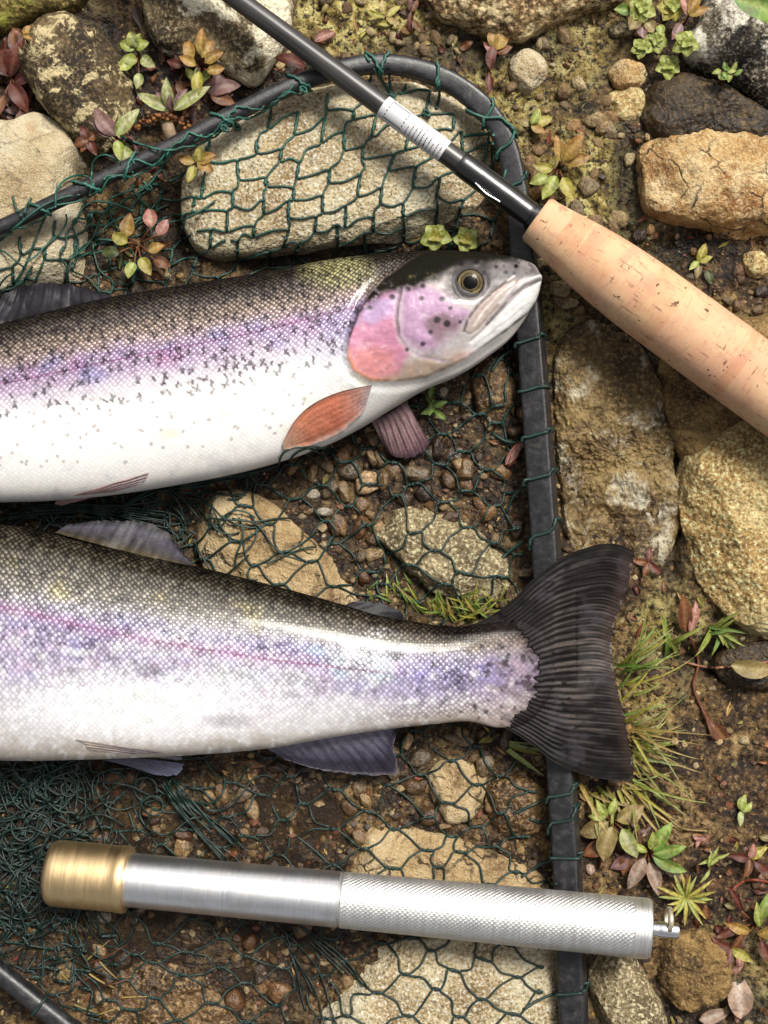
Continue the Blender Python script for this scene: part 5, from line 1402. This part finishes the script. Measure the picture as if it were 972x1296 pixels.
# ------------------------------------------------------------------ small plants, grass, dead leaves
t = NT('leaf_blade')
v = t.coords('Object')
n = t.noise(v, 4, 4, .65); n9 = t.noise(v, 14, 3, .6)
c = t.attr('Col')
c = t.mix(t.rng(n, .35, .62), t.mix(1, c, (.62, .58, .5, 1), 'MULTIPLY'), c)
c = t.mix(t.rng(n9, .56, .7, 0, .4), c, t.mix(.5, c, A4(150, 90, 50)))
t.P(Base_Color=c, Roughness=.5, Normal=t.bump(t.math('ADD', n, n9), .5, 1.2), Specular_IOR_Level=.35)
tl = t.node('BsdfTranslucent'); t.t.links.new(c, tl.inputs[0])
mx = t.node('MixShader'); mx.inputs[0].default_value = .2
t.t.links.new(t.b.outputs[0], mx.inputs[1]); t.t.links.new(tl.outputs[0], mx.inputs[2])
t.t.links.new(mx.outputs[0], t.n['Material Output'].inputs[0])
m_leaf = t.m
PAL = {'lime': ((150, 168, 62), (196, 206, 108), (214, 220, 140)), 'pale': ((168, 184, 96), (206, 212, 150), (226, 226, 180)), 'green': ((92, 132, 44), (150, 184, 80), (180, 200, 110)),
       'orange': ((180, 156, 74), (196, 136, 74), (216, 180, 104)), 'red': ((84, 34, 26), (122, 58, 46), (140, 84, 66)), 'purple': ((126, 92, 92), (168, 128, 126), (190, 156, 150)),
       'brown': ((104, 62, 36), (150, 94, 58), (170, 120, 80)), 'pink': ((206, 150, 136), (192, 116, 112), (222, 180, 160)), 'yellow': ((176, 172, 60), (210, 196, 96), (226, 214, 130)),
       'mottle': ((150, 138, 74), (178, 152, 104), (196, 176, 124)), 'dead': ((178, 148, 128), (212, 182, 164), (226, 206, 190)), 'dark': ((48, 64, 28), (84, 96, 44), (104, 112, 60)),
       'straw': ((186, 160, 84), (212, 188, 120), (220, 200, 140)), 'grass': ((150, 166, 70), (176, 186, 96), (196, 200, 120))}
prs = np.random.default_rng(77)
def leaf_mesh(L, W, elev, curl, pal, shape=1.0, fold=.25, nl=11, nw=5, wav=.06):
    s = np.linspace(0, 1, nl)[:, None]; u = np.linspace(-1, 1, nw)[None]
    prof = (np.sin(np.pi*np.clip(s, 0, 1)**(.8*shape))**.8)*(1-.12*s)
    prof = np.maximum(prof, .10*(1-s)); prof[-1] = .03
    a = elev-curl*s                                  # pitch along the leaf
    ds = L/(nl-1)
    x = np.concatenate([[0], np.cumsum(np.cos(a[:-1, 0])*ds)])[:, None]; z = np.concatenate([[0], np.cumsum(np.sin(a[:-1, 0])*ds)])[:, None]
    hw_ = prof*W/2
    Y = u*hw_*math.cos(fold); Zf = np.abs(u)*hw_*math.sin(fold)+wav*W*np.sin(s*9+prs.uniform(0, 6))*np.abs(u)*np.sign(u)
    V = np.stack([x-np.sin(a)*Zf+0*Y, Y+.04*L*np.sin(s*3)*prs.normal(), z+np.cos(a)*Zf], -1).reshape(-1, 3)
    b, tp, vn = [A(*q) for q in PAL[pal]]
    k = (s+0*u)[..., None]
    c = b*(1-k)+tp*k
    c = c*(1+.18*prs.normal(size=(nl, nw, 1)))
    c = np.where((np.abs(u) < .1)[..., None]+0*k > 0, vn, c)*prs.uniform(.85, 1.12)
    return V, gridF(nl, nw), np.clip(c, .004, .9).reshape(-1, 3)
def put_part(name, V, F, c, parent, loc, ang, mat=None):
    o = link(name, mesh(name, V, F, {'Col': c}), mat or m_leaf, parent)
    o.location = tuple(np.asarray(loc)*S); o.rotation_euler = (0, 0, math.radians(ang)); return o
def plant(name, label, cat, px, py, leaves, lift=6, stems=True, z=None):
    zz = (float(hm(px, py)) if z is None else z)+lift
    P0 = PX(px, py, zz)
    o = thing(name, label, cat, P0)
    paths = []
    for lf in leaves:
        ang, L, W, pal = lf[:4]; dx, dy = (lf[4], lf[5]) if len(lf) > 5 else (0, 0)
        el = lf[6] if len(lf) > 6 else prs.uniform(.1, .5); dz = lf[7] if len(lf) > 7 else prs.uniform(0, 4)
        V, F, c = leaf_mesh(L, W, el, prs.uniform(.3, .9), pal, fold=prs.uniform(.1, .4))
        put_part('leaf', V, F, c, o, (dx, -dy, dz), ang)
        if stems: paths.append(np.array([[0, 0, -lift-4.0], [dx*.4, -dy*.4, -lift*.4+dz*.3], [dx*.9, -dy*.9, dz*.85], [dx, -dy, dz]]))
    if stems:
        V, F = tubes([catmull(p, 8) for p in paths], 1.1, 5)
        put_part('stem', V, F, np.repeat(A(150, 96, 66)[None], len(V), 0), o, (0, 0, 0), 0)
    return o
def rosette(px, py, r, pal, label, n=5, lift=7, group=None, cat='plant', inner='lime'):
    a0 = prs.uniform(0, 72); L = []
    for k in range(n): L.append((a0+k*360/n+prs.uniform(-12, 12), r*prs.uniform(.9, 1.1), r*.95, pal, 0, 0, .15, 0))
    for k in range(max(3, n-2)): L.append((a0+36+k*360/max(3, n-2), r*.58, r*.55, inner, 0, 0, .7, 2.5))
    o = plant('rosette_plant', label, cat, px, py, L, lift)
    if group: o['group'] = group
    return o

plant('leafy_sprig', 'lime green sprig of rounded leaves between the lichened rocks at top left', 'plant', 172, 62,
      [(110, 22, 17, 'lime'), (70, 20, 16, 'lime'), (20, 19, 16, 'lime'), (160, 22, 17, 'lime'), (95, 14, 11, 'pale', 0, 0, .8, 5), (215, 24, 17, 'lime', -4, 14), (-40, 24, 16, 'pale', 8, 10), (170, 20, 16, 'lime', 2, 16), (-100, 20, 14, 'pale', 4, 30, .1, 0)], lift=26)
plant('leafy_herb', 'pale green herb with three long pointed leaves by the brown seed head', 'plant', 217, 140,
      [(152, 50, 17, 'pale', 0, 0, .25, 3), (96, 40, 16, 'pale', 0, 0, .6, 3), (32, 54, 18, 'pale', 4, 0, .25, 3), (85, 22, 11, 'purple', 0, 2, .9, 5), (130, 30, 14, 'purple', -2, -4, .2, -4), (60, 30, 14, 'purple', 4, -4, .2, -4)], lift=36)
o = thing('seed_head', 'arched brown beaded seed head below the pale green herb', 'seed head', PX(207, 157, float(max(hm(207, 157), hm(207, 150)))+46))
for k in range(46):
    s_ = k/45; q = np.array([-34+70*s_+prs.normal(0, 1.5), 5-15*math.sin(math.pi*s_)+prs.normal(0, 2.6)])
    V = ICO*prs.uniform(2.2, 3.3); cb = A(*[(150, 92, 48), (184, 122, 66), (112, 64, 32)][k % 3])
    put_part('seed', V, ICOF, np.repeat(cb[None], 12, 0), o, (q[0], -q[1], prs.uniform(0, 6)), k*40)
V, F = tubes([catmull([[0, 4, -2], [2, -6, -4], [5, -16, -12]], 8)], 8, 8)
put_part('stalk', V, F, np.repeat(A(206, 182, 150)[None], len(V), 0), o, (4, -2, 0), 0)
plant('leafy_herb', 'purple and green herb just above the net arm at left', 'plant', 147, 172,
      [(128, 42, 22, 'purple', 0, 0, .3, 2), (148, 30, 16, 'purple', -4, 0, .1, 0), (48, 44, 19, 'pale', 0, 0, .35, 3), (-82, 26, 15, 'lime', 2, 6, .3, 2), (-62, 44, 20, 'pale', 6, 12, .05, 0)], lift=40)
plant('orange_herb', 'orange leaved plant against the white lichened rock', 'plant', 252, 78,
      [(100, 30, 17, 'orange', -10, 0), (62, 28, 16, 'orange', 4, -4), (30, 26, 17, 'orange', 8, 2), (84, 34, 15, 'orange', 2, -8), (-95, 34, 16, 'yellow', 0, 12, .1, 0), (10, 22, 15, 'orange', 10, 12), (150, 24, 14, 'orange', -4, 6)], lift=30)
plant('small_green_shoot', 'small fresh green shoot under the orange leaved plant', 'plant', 250, 104, [(40, 28, 13, 'lime'), (130, 24, 12, 'lime'), (85, 20, 10, 'pale'), (15, 16, 9, 'lime')], lift=28)
plant('purple_herb', 'plum brown leaves in the gap between the herb and the orange plant', 'plant', 232, 84, [(100, 28, 16, 'red'), (30, 26, 15, 'purple'), (-30, 30, 17, 'purple', 20, 20), (160, 22, 14, 'red'), (-80, 24, 14, 'brown', -4, 18)], lift=16)
plant('dead_leaf', 'pinkish brown withered leaf pointing right below the white lichened rock', 'leaf', 262, 116, [(12, 44, 22, 'purple', 0, 0, .2, 0), (-18, 34, 17, 'brown', 4, 4, .1, 0)], lift=24, stems=False)
plant('red_herb', 'dark red leaves along the left edge above the pale boulder', 'plant', 14, 96,
      [(70, 46, 24, 'red'), (120, 40, 22, 'red', -6, 0), (-60, 44, 22, 'red', 0, 10), (-110, 40, 18, 'brown', -8, 24), (20, 34, 17, 'red', 4, 10), (95, 30, 15, 'brown', 4, -30), (-80, 34, 15, 'red', 12, 44)], lift=12)
plant('orange_sprig', 'tiny orange sprig beside the blotched rock at top left', 'plant', 30, 46, [(60, 16, 9, 'orange'), (150, 16, 9, 'brown'), (-20, 14, 8, 'orange'), (-100, 18, 9, 'red')], lift=30)
plant('red_leaf_pair', 'dark red pointed leaves tucked under the rod blank at the net arm', 'plant', 386, 84, [(165, 40, 17, 'red', 0, 0, .2, 2), (200, 30, 14, 'red', 2, 6, .15, 0), (100, 24, 12, 'red', 8, 0, .3, 0)], lift=44)
plant('pink_leaf', 'pink pointed leaf right above the rod blank', 'leaf', 398, 52, [(25, 30, 12, 'pink', 0, 0, .2, 0), (60, 18, 8, 'red', 2, 0, .2, 0)], lift=12)
plant('red_plantlet', 'reddish brown plantlet in the hollow beside the herb stalk', 'plant', 112, 178, [(200, 20, 14, 'brown'), (120, 20, 13, 'red'), (30, 18, 12, 'brown'), (-60, 22, 13, 'red'), (-120, 18, 11, 'brown')], lift=14)
plant('yellow_pink_plant', 'yellow and pink leaved plant showing through the net left of the speckled rock', 'plant', 172, 306,
      [(100, 26, 20, 'pink', 20, -18), (60, 24, 16, 'pink', 28, -8), (150, 24, 18, 'yellow', -10, 2), (80, 30, 20, 'orange', -12, -6), (-60, 26, 18, 'yellow', 6, 20), (-110, 22, 15, 'lime', -2, 26), (180, 24, 16, 'dark', -20, 14), (20, 22, 15, 'orange', 16, 12), (-20, 24, 16, 'brown', 22, 22)], lift=20)
plant('orange_leaf_plant', 'orange yellow leaves under the net at the corner of the speckled rock', 'plant', 250, 206, [(20, 26, 16, 'orange'), (-30, 24, 15, 'orange'), (80, 22, 14, 'yellow'), (160, 22, 13, 'orange', -4, 0), (-110, 24, 13, 'yellow', -4, 4)], lift=26)
plant('orange_sprig', 'orange and green sprig outside the curved net corner', 'plant', 708, 208,
      [(50, 40, 22, 'orange', 4, -4), (15, 32, 18, 'orange', 8, 0), (100, 32, 15, 'orange', 0, -4), (-120, 34, 20, 'lime', -4, 14, .1, 0), (-60, 32, 18, 'yellow', 4, 16, .1, 0), (170, 26, 15, 'yellow', -8, 6), (-160, 26, 16, 'lime', -14, 16)], lift=22)
plant('yellow_leaf_plant', 'yellow green leaves beside the net corner above the orange sprig', 'plant', 672, 158, [(20, 30, 16, 'yellow'), (60, 22, 12, 'lime'), (-30, 22, 12, 'orange'), (160, 22, 12, 'mottle')], lift=14)
plant('red_sprout', 'upright red stemmed sprout below the crusted rock', 'plant', 620, 88, [(75, 34, 14, 'red', 0, 0), (60, 30, 18, 'orange', 8, -24), (95, 28, 16, 'orange', 6, -26), (20, 22, 12, 'brown', 8, -20), (-90, 26, 12, 'red', -2, 6), (130, 20, 10, 'pink', 4, -20)], lift=14)
rosette(813, 60, 15, 'lime', 'leftmost of the three round green rosettes in the dark gap, beside the cream stone', 5, 20)
rosette(829, 51, 17, 'lime', 'middle round green rosette straight above the lowest one', 6, 22)
rosette(868, 55, 18, 'lime', 'rightmost round green rosette against the black and white rock', 5, 22)
rosette(845, 84, 17, 'lime', 'lowest round green rosette on the edge of the dark brown rock', 5, 30)
rosette(812, 10, 19, 'lime', 'large green rosette on the left of the cluster at the top edge', 6, 30)
rosette(852, 8, 20, 'yellow', 'yellow green rosette on the right of the cluster at the top edge', 6, 32)
plant('orange_sprig', 'orange pink leafy sprig touching the black and white rock', 'plant', 872, 20, [(60, 34, 16, 'orange'), (110, 30, 14, 'pink'), (20, 26, 13, 'orange'), (-120, 24, 14, 'purple', -10, 10), (-80, 20, 13, 'purple', -14, 14)], lift=34)
plant('round_leaves', 'dull round leaves hanging below the rosette cluster at the top edge', 'plant', 806, 24, [(-120, 22, 20, 'mottle'), (-40, 20, 17, 'mottle', 10, 4), (180, 22, 17, 'green', -8, -10), (-90, 16, 14, 'purple', 8, 10), (-80, 15, 13, 'lime', 28, 8)], lift=22)
plant('broad_leaf', 'single broad green leaf poking in at the upper right corner', 'leaf', 930, 0, [(-28, 80, 34, 'green', 0, 0, .1, 0)], lift=70, stems=False)
plant('mossy_tuft', 'small dark green tuft on the black and white rock flank', 'plant', 918, 96, [(a, 12, 7, 'green' if a % 2 else 'lime', prs.uniform(-12, 12), prs.uniform(-6, 6)) for a in range(0, 360, 33)], lift=24)
rosette(551, 300, 20, 'lime', 'yellow green round leaved plant above the trout crown, the left one of the pair', 5, 22, inner='yellow')
rosette(590, 304, 18, 'lime', 'yellow green round leaved plant above the trout eye, the right one of the pair', 5, 24, inner='yellow')
plant('green_weed', 'small green weed under the trout throat beside the grey pink fin', 'plant', 548, 512, [(a, 20, 9, 'green', prs.uniform(-6, 6), prs.uniform(-8, 8)) for a in (20, 80, 140, 200, 260, 320)], lift=6)
plant('dead_leaf', 'small red dead leaf lying against the left side of the net bar', 'leaf', 640, 588, [(55, 42, 12, 'pink', 0, 0, .3, 0), (60, 34, 9, 'red', 3, 3, .25, 0)], lift=8, stems=False)
plant('mottled_herb', 'herb with mottled brownish green leaves right of the net bar below the tail', 'plant', 775, 1040,
      [(205, 40, 26, 'mottle', -6, 0), (258, 46, 28, 'mottle', 0, 6), (28, 40, 24, 'mottle', 6, -2), (-62, 42, 22, 'pale', 12, 8), (120, 26, 13, 'lime', -8, -6), (70, 22, 12, 'lime', -4, -10), (180, 24, 12, 'lime', -8, -8), (215, 36, 22, 'brown', -8, 24, .05, -4), (-100, 30, 18, 'brown', 20, 40, .05, -6), (-150, 32, 18, 'purple', 26, 46, .05, -6)], lift=16)
plant('leafy_herb', 'bright green herb with grey withered lower leaves above the priest pin', 'plant', 822, 1078,
      [(58, 44, 19, 'green', 4, -2, .35, 4), (15, 42, 18, 'green', 4, 2, .3, 4), (-22, 46, 17, 'green', 4, 6, .25, 3), (92, 28, 14, 'lime', 2, -4, .6, 4), (150, 22, 10, 'lime', -4, 0), (-115, 48, 20, 'dead', -6, 8, .1, -2), (-75, 44, 19, 'dead', 0, 14, .1, -4), (-38, 40, 15, 'dead', 14, 12, .1, -4), (110, 34, 13, 'purple', -18, -30, .1, -2)], lift=18)
plant('star_weed', 'spiky yellow green star shaped weed beyond the priest pin', 'plant', 868, 1136, [(a+prs.uniform(-8, 8), prs.uniform(26, 44), 5.5, 'yellow' if a % 3 else 'lime', 0, 0, prs.uniform(.1, .6), 1) for a in range(0, 360, 20)], lift=10)
plant('feathery_weed', 'little feathery green weed above the star shaped weed', 'plant', 900, 1095, [(a, 22, 5, 'lime', prs.uniform(-4, 8), prs.uniform(-10, 6)) for a in (40, 60, 80, 100, 200, 230, 20)], lift=10)
plant('seedling', 'single small pale green seedling on the bare soil', 'plant', 938, 1026, [(75, 22, 13, 'lime'), (-95, 20, 9, 'pale'), (40, 18, 10, 'lime')], lift=6)
plant('dead_leaf', 'pale pink withered leaf lying in the lower right corner', 'leaf', 938, 1296, [(96, 62, 34, 'dead', 0, -8, .1, 2), (100, 30, 10, 'pink', -2, -66, .1, 0)], lift=8, stems=False)
plant('curled_leaf', 'brown curled dead leaf under the golden boulder', 'leaf', 868, 800, [(98, 54, 20, 'brown', 0, 0, .5, 0), (80, 40, 12, 'pink', 4, -2, .4, 3)], lift=8, stems=False)
plant('dead_leaf', 'tan shrivelled leaf on the soil right of the grass tuft', 'leaf', 898, 914, [(-55, 46, 20, 'brown', 0, 0, .1, 2), (120, 26, 9, 'brown', 0, 0, .1, 0)], lift=5, stems=False)
plant('dark_leaf', 'dull green leaf lying below the golden boulder', 'leaf', 925, 842, [(-4, 60, 26, 'mottle', 0, 0, .1, 2)], lift=22, stems=False)
plant('yellow_leaf_plant', 'small yellow plant in the hollow between the ochre rock and the grip', 'plant', 884, 332, [(70, 26, 13, 'yellow'), (-100, 22, 11, 'mottle'), (20, 18, 10, 'yellow'), (-140, 18, 9, 'lime'), (-70, 20, 12, 'dark', 10, 10)], lift=10)
plant('red_green_weed', 'red and green weed at the right edge above the withered leaf', 'plant', 958, 1172,
      [(70, 40, 15, 'green', 0, -4), (100, 34, 13, 'lime', 4, 0), (20, 34, 16, 'orange', 0, 10), (160, 36, 15, 'orange', -10, 6), (-60, 34, 16, 'red', 4, 18), (-120, 30, 14, 'red', -18, 14), (200, 34, 13, 'red', -24, 0), (120, 40, 9, 'red', -20, -20)], lift=12)
plant('red_plantlet', 'red tinged plantlet at the right edge on the bare soil', 'plant', 948, 1086, [(170, 28, 13, 'red'), (30, 28, 14, 'yellow'), (-40, 26, 13, 'red', 6, 4), (-110, 26, 12, 'brown'), (80, 22, 11, 'pink')], lift=10)
plant('red_plantlet', 'red brown plantlet between the earthy lump and the right edge', 'plant', 925, 1200, [(150, 28, 12, 'red'), (60, 26, 12, 'brown'), (-30, 30, 14, 'yellow'), (-110, 24, 12, 'red'), (200, 22, 10, 'dark')], lift=10)
plant('dead_leaf', 'grey withered leaf at the bottom edge below the earthy lump', 'leaf', 885, 1290, [(10, 44, 20, 'dead', 0, 0, .1, 2)], lift=8, stems=False)
plant('red_plantlet', 'dull red plantlet by the tip of the tail fin', 'plant', 820, 712, [(80, 20, 10, 'red'), (170, 22, 10, 'brown'), (-40, 22, 11, 'red'), (-110, 20, 9, 'brown')], lift=6)
plant('pale_sprig', 'pale mossy sprig along the top edge between rod and crusted rock', 'plant', 488, 22, [(40, 26, 9, 'yellow'), (100, 24, 9, 'straw'), (160, 26, 9, 'yellow'), (-30, 22, 8, 'straw')], lift=8)
plant('red_sprout', 'thin red sprout along the top edge left of the crusted rock', 'plant', 520, 16, [(95, 24, 9, 'red'), (60, 20, 8, 'brown'), (-90, 26, 8, 'red'), (-60, 20, 9, 'brown', 2, 10)], lift=8)

# grass: every blade a part
def blade(parent, x, y, ang, L, W, pal, el, curl, z):
    n = 9; s = np.linspace(0, 1, n)
    a = el-curl*s; ds = L/(n-1); bend = prs.normal(0, .35)
    xx = np.concatenate([[0], np.cumsum(np.cos(a[:-1])*ds)]); zz = np.concatenate([[0], np.cumsum(np.sin(a[:-1])*ds)])
    zz = np.maximum(zz, -z*.0-4)
    yy = bend*L*.35*s**2
    w_ = W*.5*(1-s**2.2)+.15
    V = np.concatenate([np.stack([xx, yy-w_, zz+w_*.5], -1), np.stack([xx, yy, zz], -1), np.stack([xx, yy+w_, zz+w_*.5], -1)])
    F = np.vstack([np.stack([np.arange(n-1), np.arange(1, n), np.arange(1, n)+n, np.arange(n-1)+n], -1), np.stack([np.arange(n-1)+n, np.arange(1, n)+n, np.arange(1, n)+2*n, np.arange(n-1)+2*n], -1)])
    b, tp, vn = [A(*q) for q in PAL[pal]]
    c = np.concatenate([(b*(1-s[:, None])+tp*s[:, None])*prs.uniform(.75, 1.1)]*3)
    put_part('blade', V, F[:, ::-1], c, parent, (x, -y, z), ang)
def tuft(label, px, py, n, L, angs, spread, pals, W=(2.6, 5), el=(.2, .9), lift=0):
    o = thing('grass_tuft', label, 'grass', PX(px, py, hm(px, py)))
    for k in range(n):
        dx, dy = prs.normal(0, spread[0]), prs.normal(0, spread[1])
        blade(o, dx, dy, prs.uniform(*angs), prs.uniform(*L), prs.uniform(*W), pals[prs.integers(len(pals))], prs.uniform(*el), prs.uniform(.3, 1.3), max(0, float(hm(px+dx, py+dy)-hm(px, py)))+1+lift)
    return o
tuft('yellow green grass tuft fanning out right of the tail fin', 798, 950, 42, (40, 116), (-62, 48), (6, 28), ['grass', 'straw', 'yellow', 'grass', 'pale', 'straw'], W=(1.6, 4.2))
tuft('green grass blades arching beside the upper half of the tail trailing edge', 792, 850, 17, (40, 104), (8, 80), (7, 20), ['grass', 'green', 'pale', 'yellow'], W=(1.8, 4.6))
tuft('short bright grass patch above the tail wrist under the net', 588, 772, 74, (14, 40), (0, 180), (32, 9), ['yellow', 'lime', 'grass', 'green', 'straw'], W=(2, 3.6), el=(.3, 1.0))
tuft('small grass clump with spreading blades below the golden boulder', 902, 798, 13, (24, 54), (-130, 80), (5, 4), ['green', 'grass', 'lime'], W=(3.5, 6))
tuft('few fresh green blades left of the curled dead leaf', 848, 820, 12, (26, 52), (20, 160), (7, 6), ['green', 'grass', 'lime'], W=(3.5, 6))
tuft('small grass blades left of the grass patch in the net', 500, 752, 14, (10, 26), (20, 160), (14, 6), ['lime', 'green'], W=(2, 3.2))
tuft('sparse straw coloured grass below the tail fin tip', 770, 1000, 26, (30, 76), (-120, -30), (24, 6), ['straw', 'grass', 'yellow'])
tuft('dry yellow grass strands under the net at the lower left', 110, 1250, 11, (36, 76), (-60, 60), (24, 22), ['straw', 'brown', 'mottle'], W=(1.4, 2.4), el=(.05, .3), lift=4)
tuft('flat pale grass blade pair below the tail root', 640, 945, 4, (40, 62), (-40, -10), (6, 4), ['pale', 'yellow'], W=(5, 8), el=(.05, .2), lift=3)
# fallen leaves, one thing each
def fallen(n, box, label, group, pals, L=(12, 30)):
    for k in range(n):
        for _ in range(30):
            x = prs.uniform(box[0], box[2]); y = prs.uniform(box[1], box[3])
            if hm(x, y)-hm(x, y, GM) < 12: break
        l = prs.uniform(*L)
        V, F, c = leaf_mesh(l, l*prs.uniform(.35, .6), prs.uniform(-.1, .5), prs.uniform(.2, 1.6), pals[prs.integers(len(pals))], fold=prs.uniform(0, .7), wav=.14)
        P0 = PX(x, y, float(hm(x, y))+3)
        o = link('fallen_leaf', mesh('fallen_leaf', V, F, {'Col': c*.85}), m_leaf, None, P0)
        o.rotation_euler = (prs.uniform(-.5, .5), prs.uniform(-.3, .3), prs.uniform(0, 6.28))
        tag(o, label, 'leaf', group)
fallen(34, (-10, 20, 60, 190), 'small dark red brown fallen leaf in the litter along the left edge', 'fallen leaves along the left edge', ['red', 'brown', 'red', 'purple'])
fallen(34, (180, 70, 345, 150), 'small dark red brown fallen leaf in the litter around the herbs', 'fallen leaves around the herbs', ['red', 'brown', 'red', 'purple', 'brown'])
fallen(12, (125, 150, 210, 230), 'small brown fallen leaf beside the purple and green herb', 'fallen leaves by the purple herb', ['red', 'brown', 'dark'])
fallen(40, (880, 1050, 972, 1296), 'small red brown fallen leaf on the soil in the lower right corner', 'fallen leaves in the lower right corner', ['red', 'brown', 'pink', 'mottle', 'brown'], (9, 24))
fallen(16, (740, 690, 860, 800), 'small brown fallen leaf on the mossy soil by the tail tip', 'fallen leaves by the tail tip', ['brown', 'red', 'mottle'], (8, 20))
fallen(18, (380, -5, 640, 66), 'small brown fallen leaf on the ground along the top edge', 'fallen leaves along the top edge', ['brown', 'straw', 'red', 'yellow'], (8, 20))
fallen(16, (130, 260, 230, 350), 'small brown leaf under the net left of the speckled rock', 'fallen leaves left of the speckled rock', ['brown', 'red', 'mottle', 'dark'], (10, 22))
fallen(16, (745, 1040, 850, 1120), 'small withered leaf around the mottled herb', 'fallen leaves around the mottled herb', ['brown', 'purple', 'red', 'dead'], (10, 24))
# dry twigs
def twig(label, pts, r=1.6, colr=(150, 100, 76)):
    Q = catmull(pts, 30); z = hm(Q[:, 0], Q[:, 1])+3+r+1.2*np.sin(np.linspace(0, 9, 30))
    P = PX(Q[:, 0], Q[:, 1], z); o0 = P.mean(0)
    V, F = tubes([P-o0], np.linspace(r, r*.6, 30), 6)
    o = link('twig', mesh('twig', V, F, {'Col': np.repeat(A(*colr)[None], len(V), 0)}), m_leaf, None, o0)
    tag(o, label, 'twig')
twig('reddish twig running from the curled leaf to the soil', [(866, 790), (874, 808), (884, 838), (878, 870), (892, 905), (902, 935)], 2.0, (140, 84, 66))
twig('pinkish horizontal stem below the golden boulder', [(866, 838), (900, 845), (940, 842), (985, 836)], 1.6, (196, 140, 110))
twig('thin grey root hanging beside the lime sprig', [(172, 84), (175, 98), (172, 112), (178, 128)], 1.0, (180, 172, 160))
twig('long dry stalk bending right across the soil below the tail', [(800, 1000), (840, 1030), (862, 1048), (895, 1052)], 1.5, (176, 150, 100))
twig('arched red stem at the right edge above the red weed', [(925, 1128), (940, 1116), (960, 1114), (985, 1120)], 2.0, (170, 90, 66))
twig('thin pale root loop next to the orange sprig', [(702, 214), (710, 222), (709, 234), (698, 243)], 1.0, (206, 190, 140))
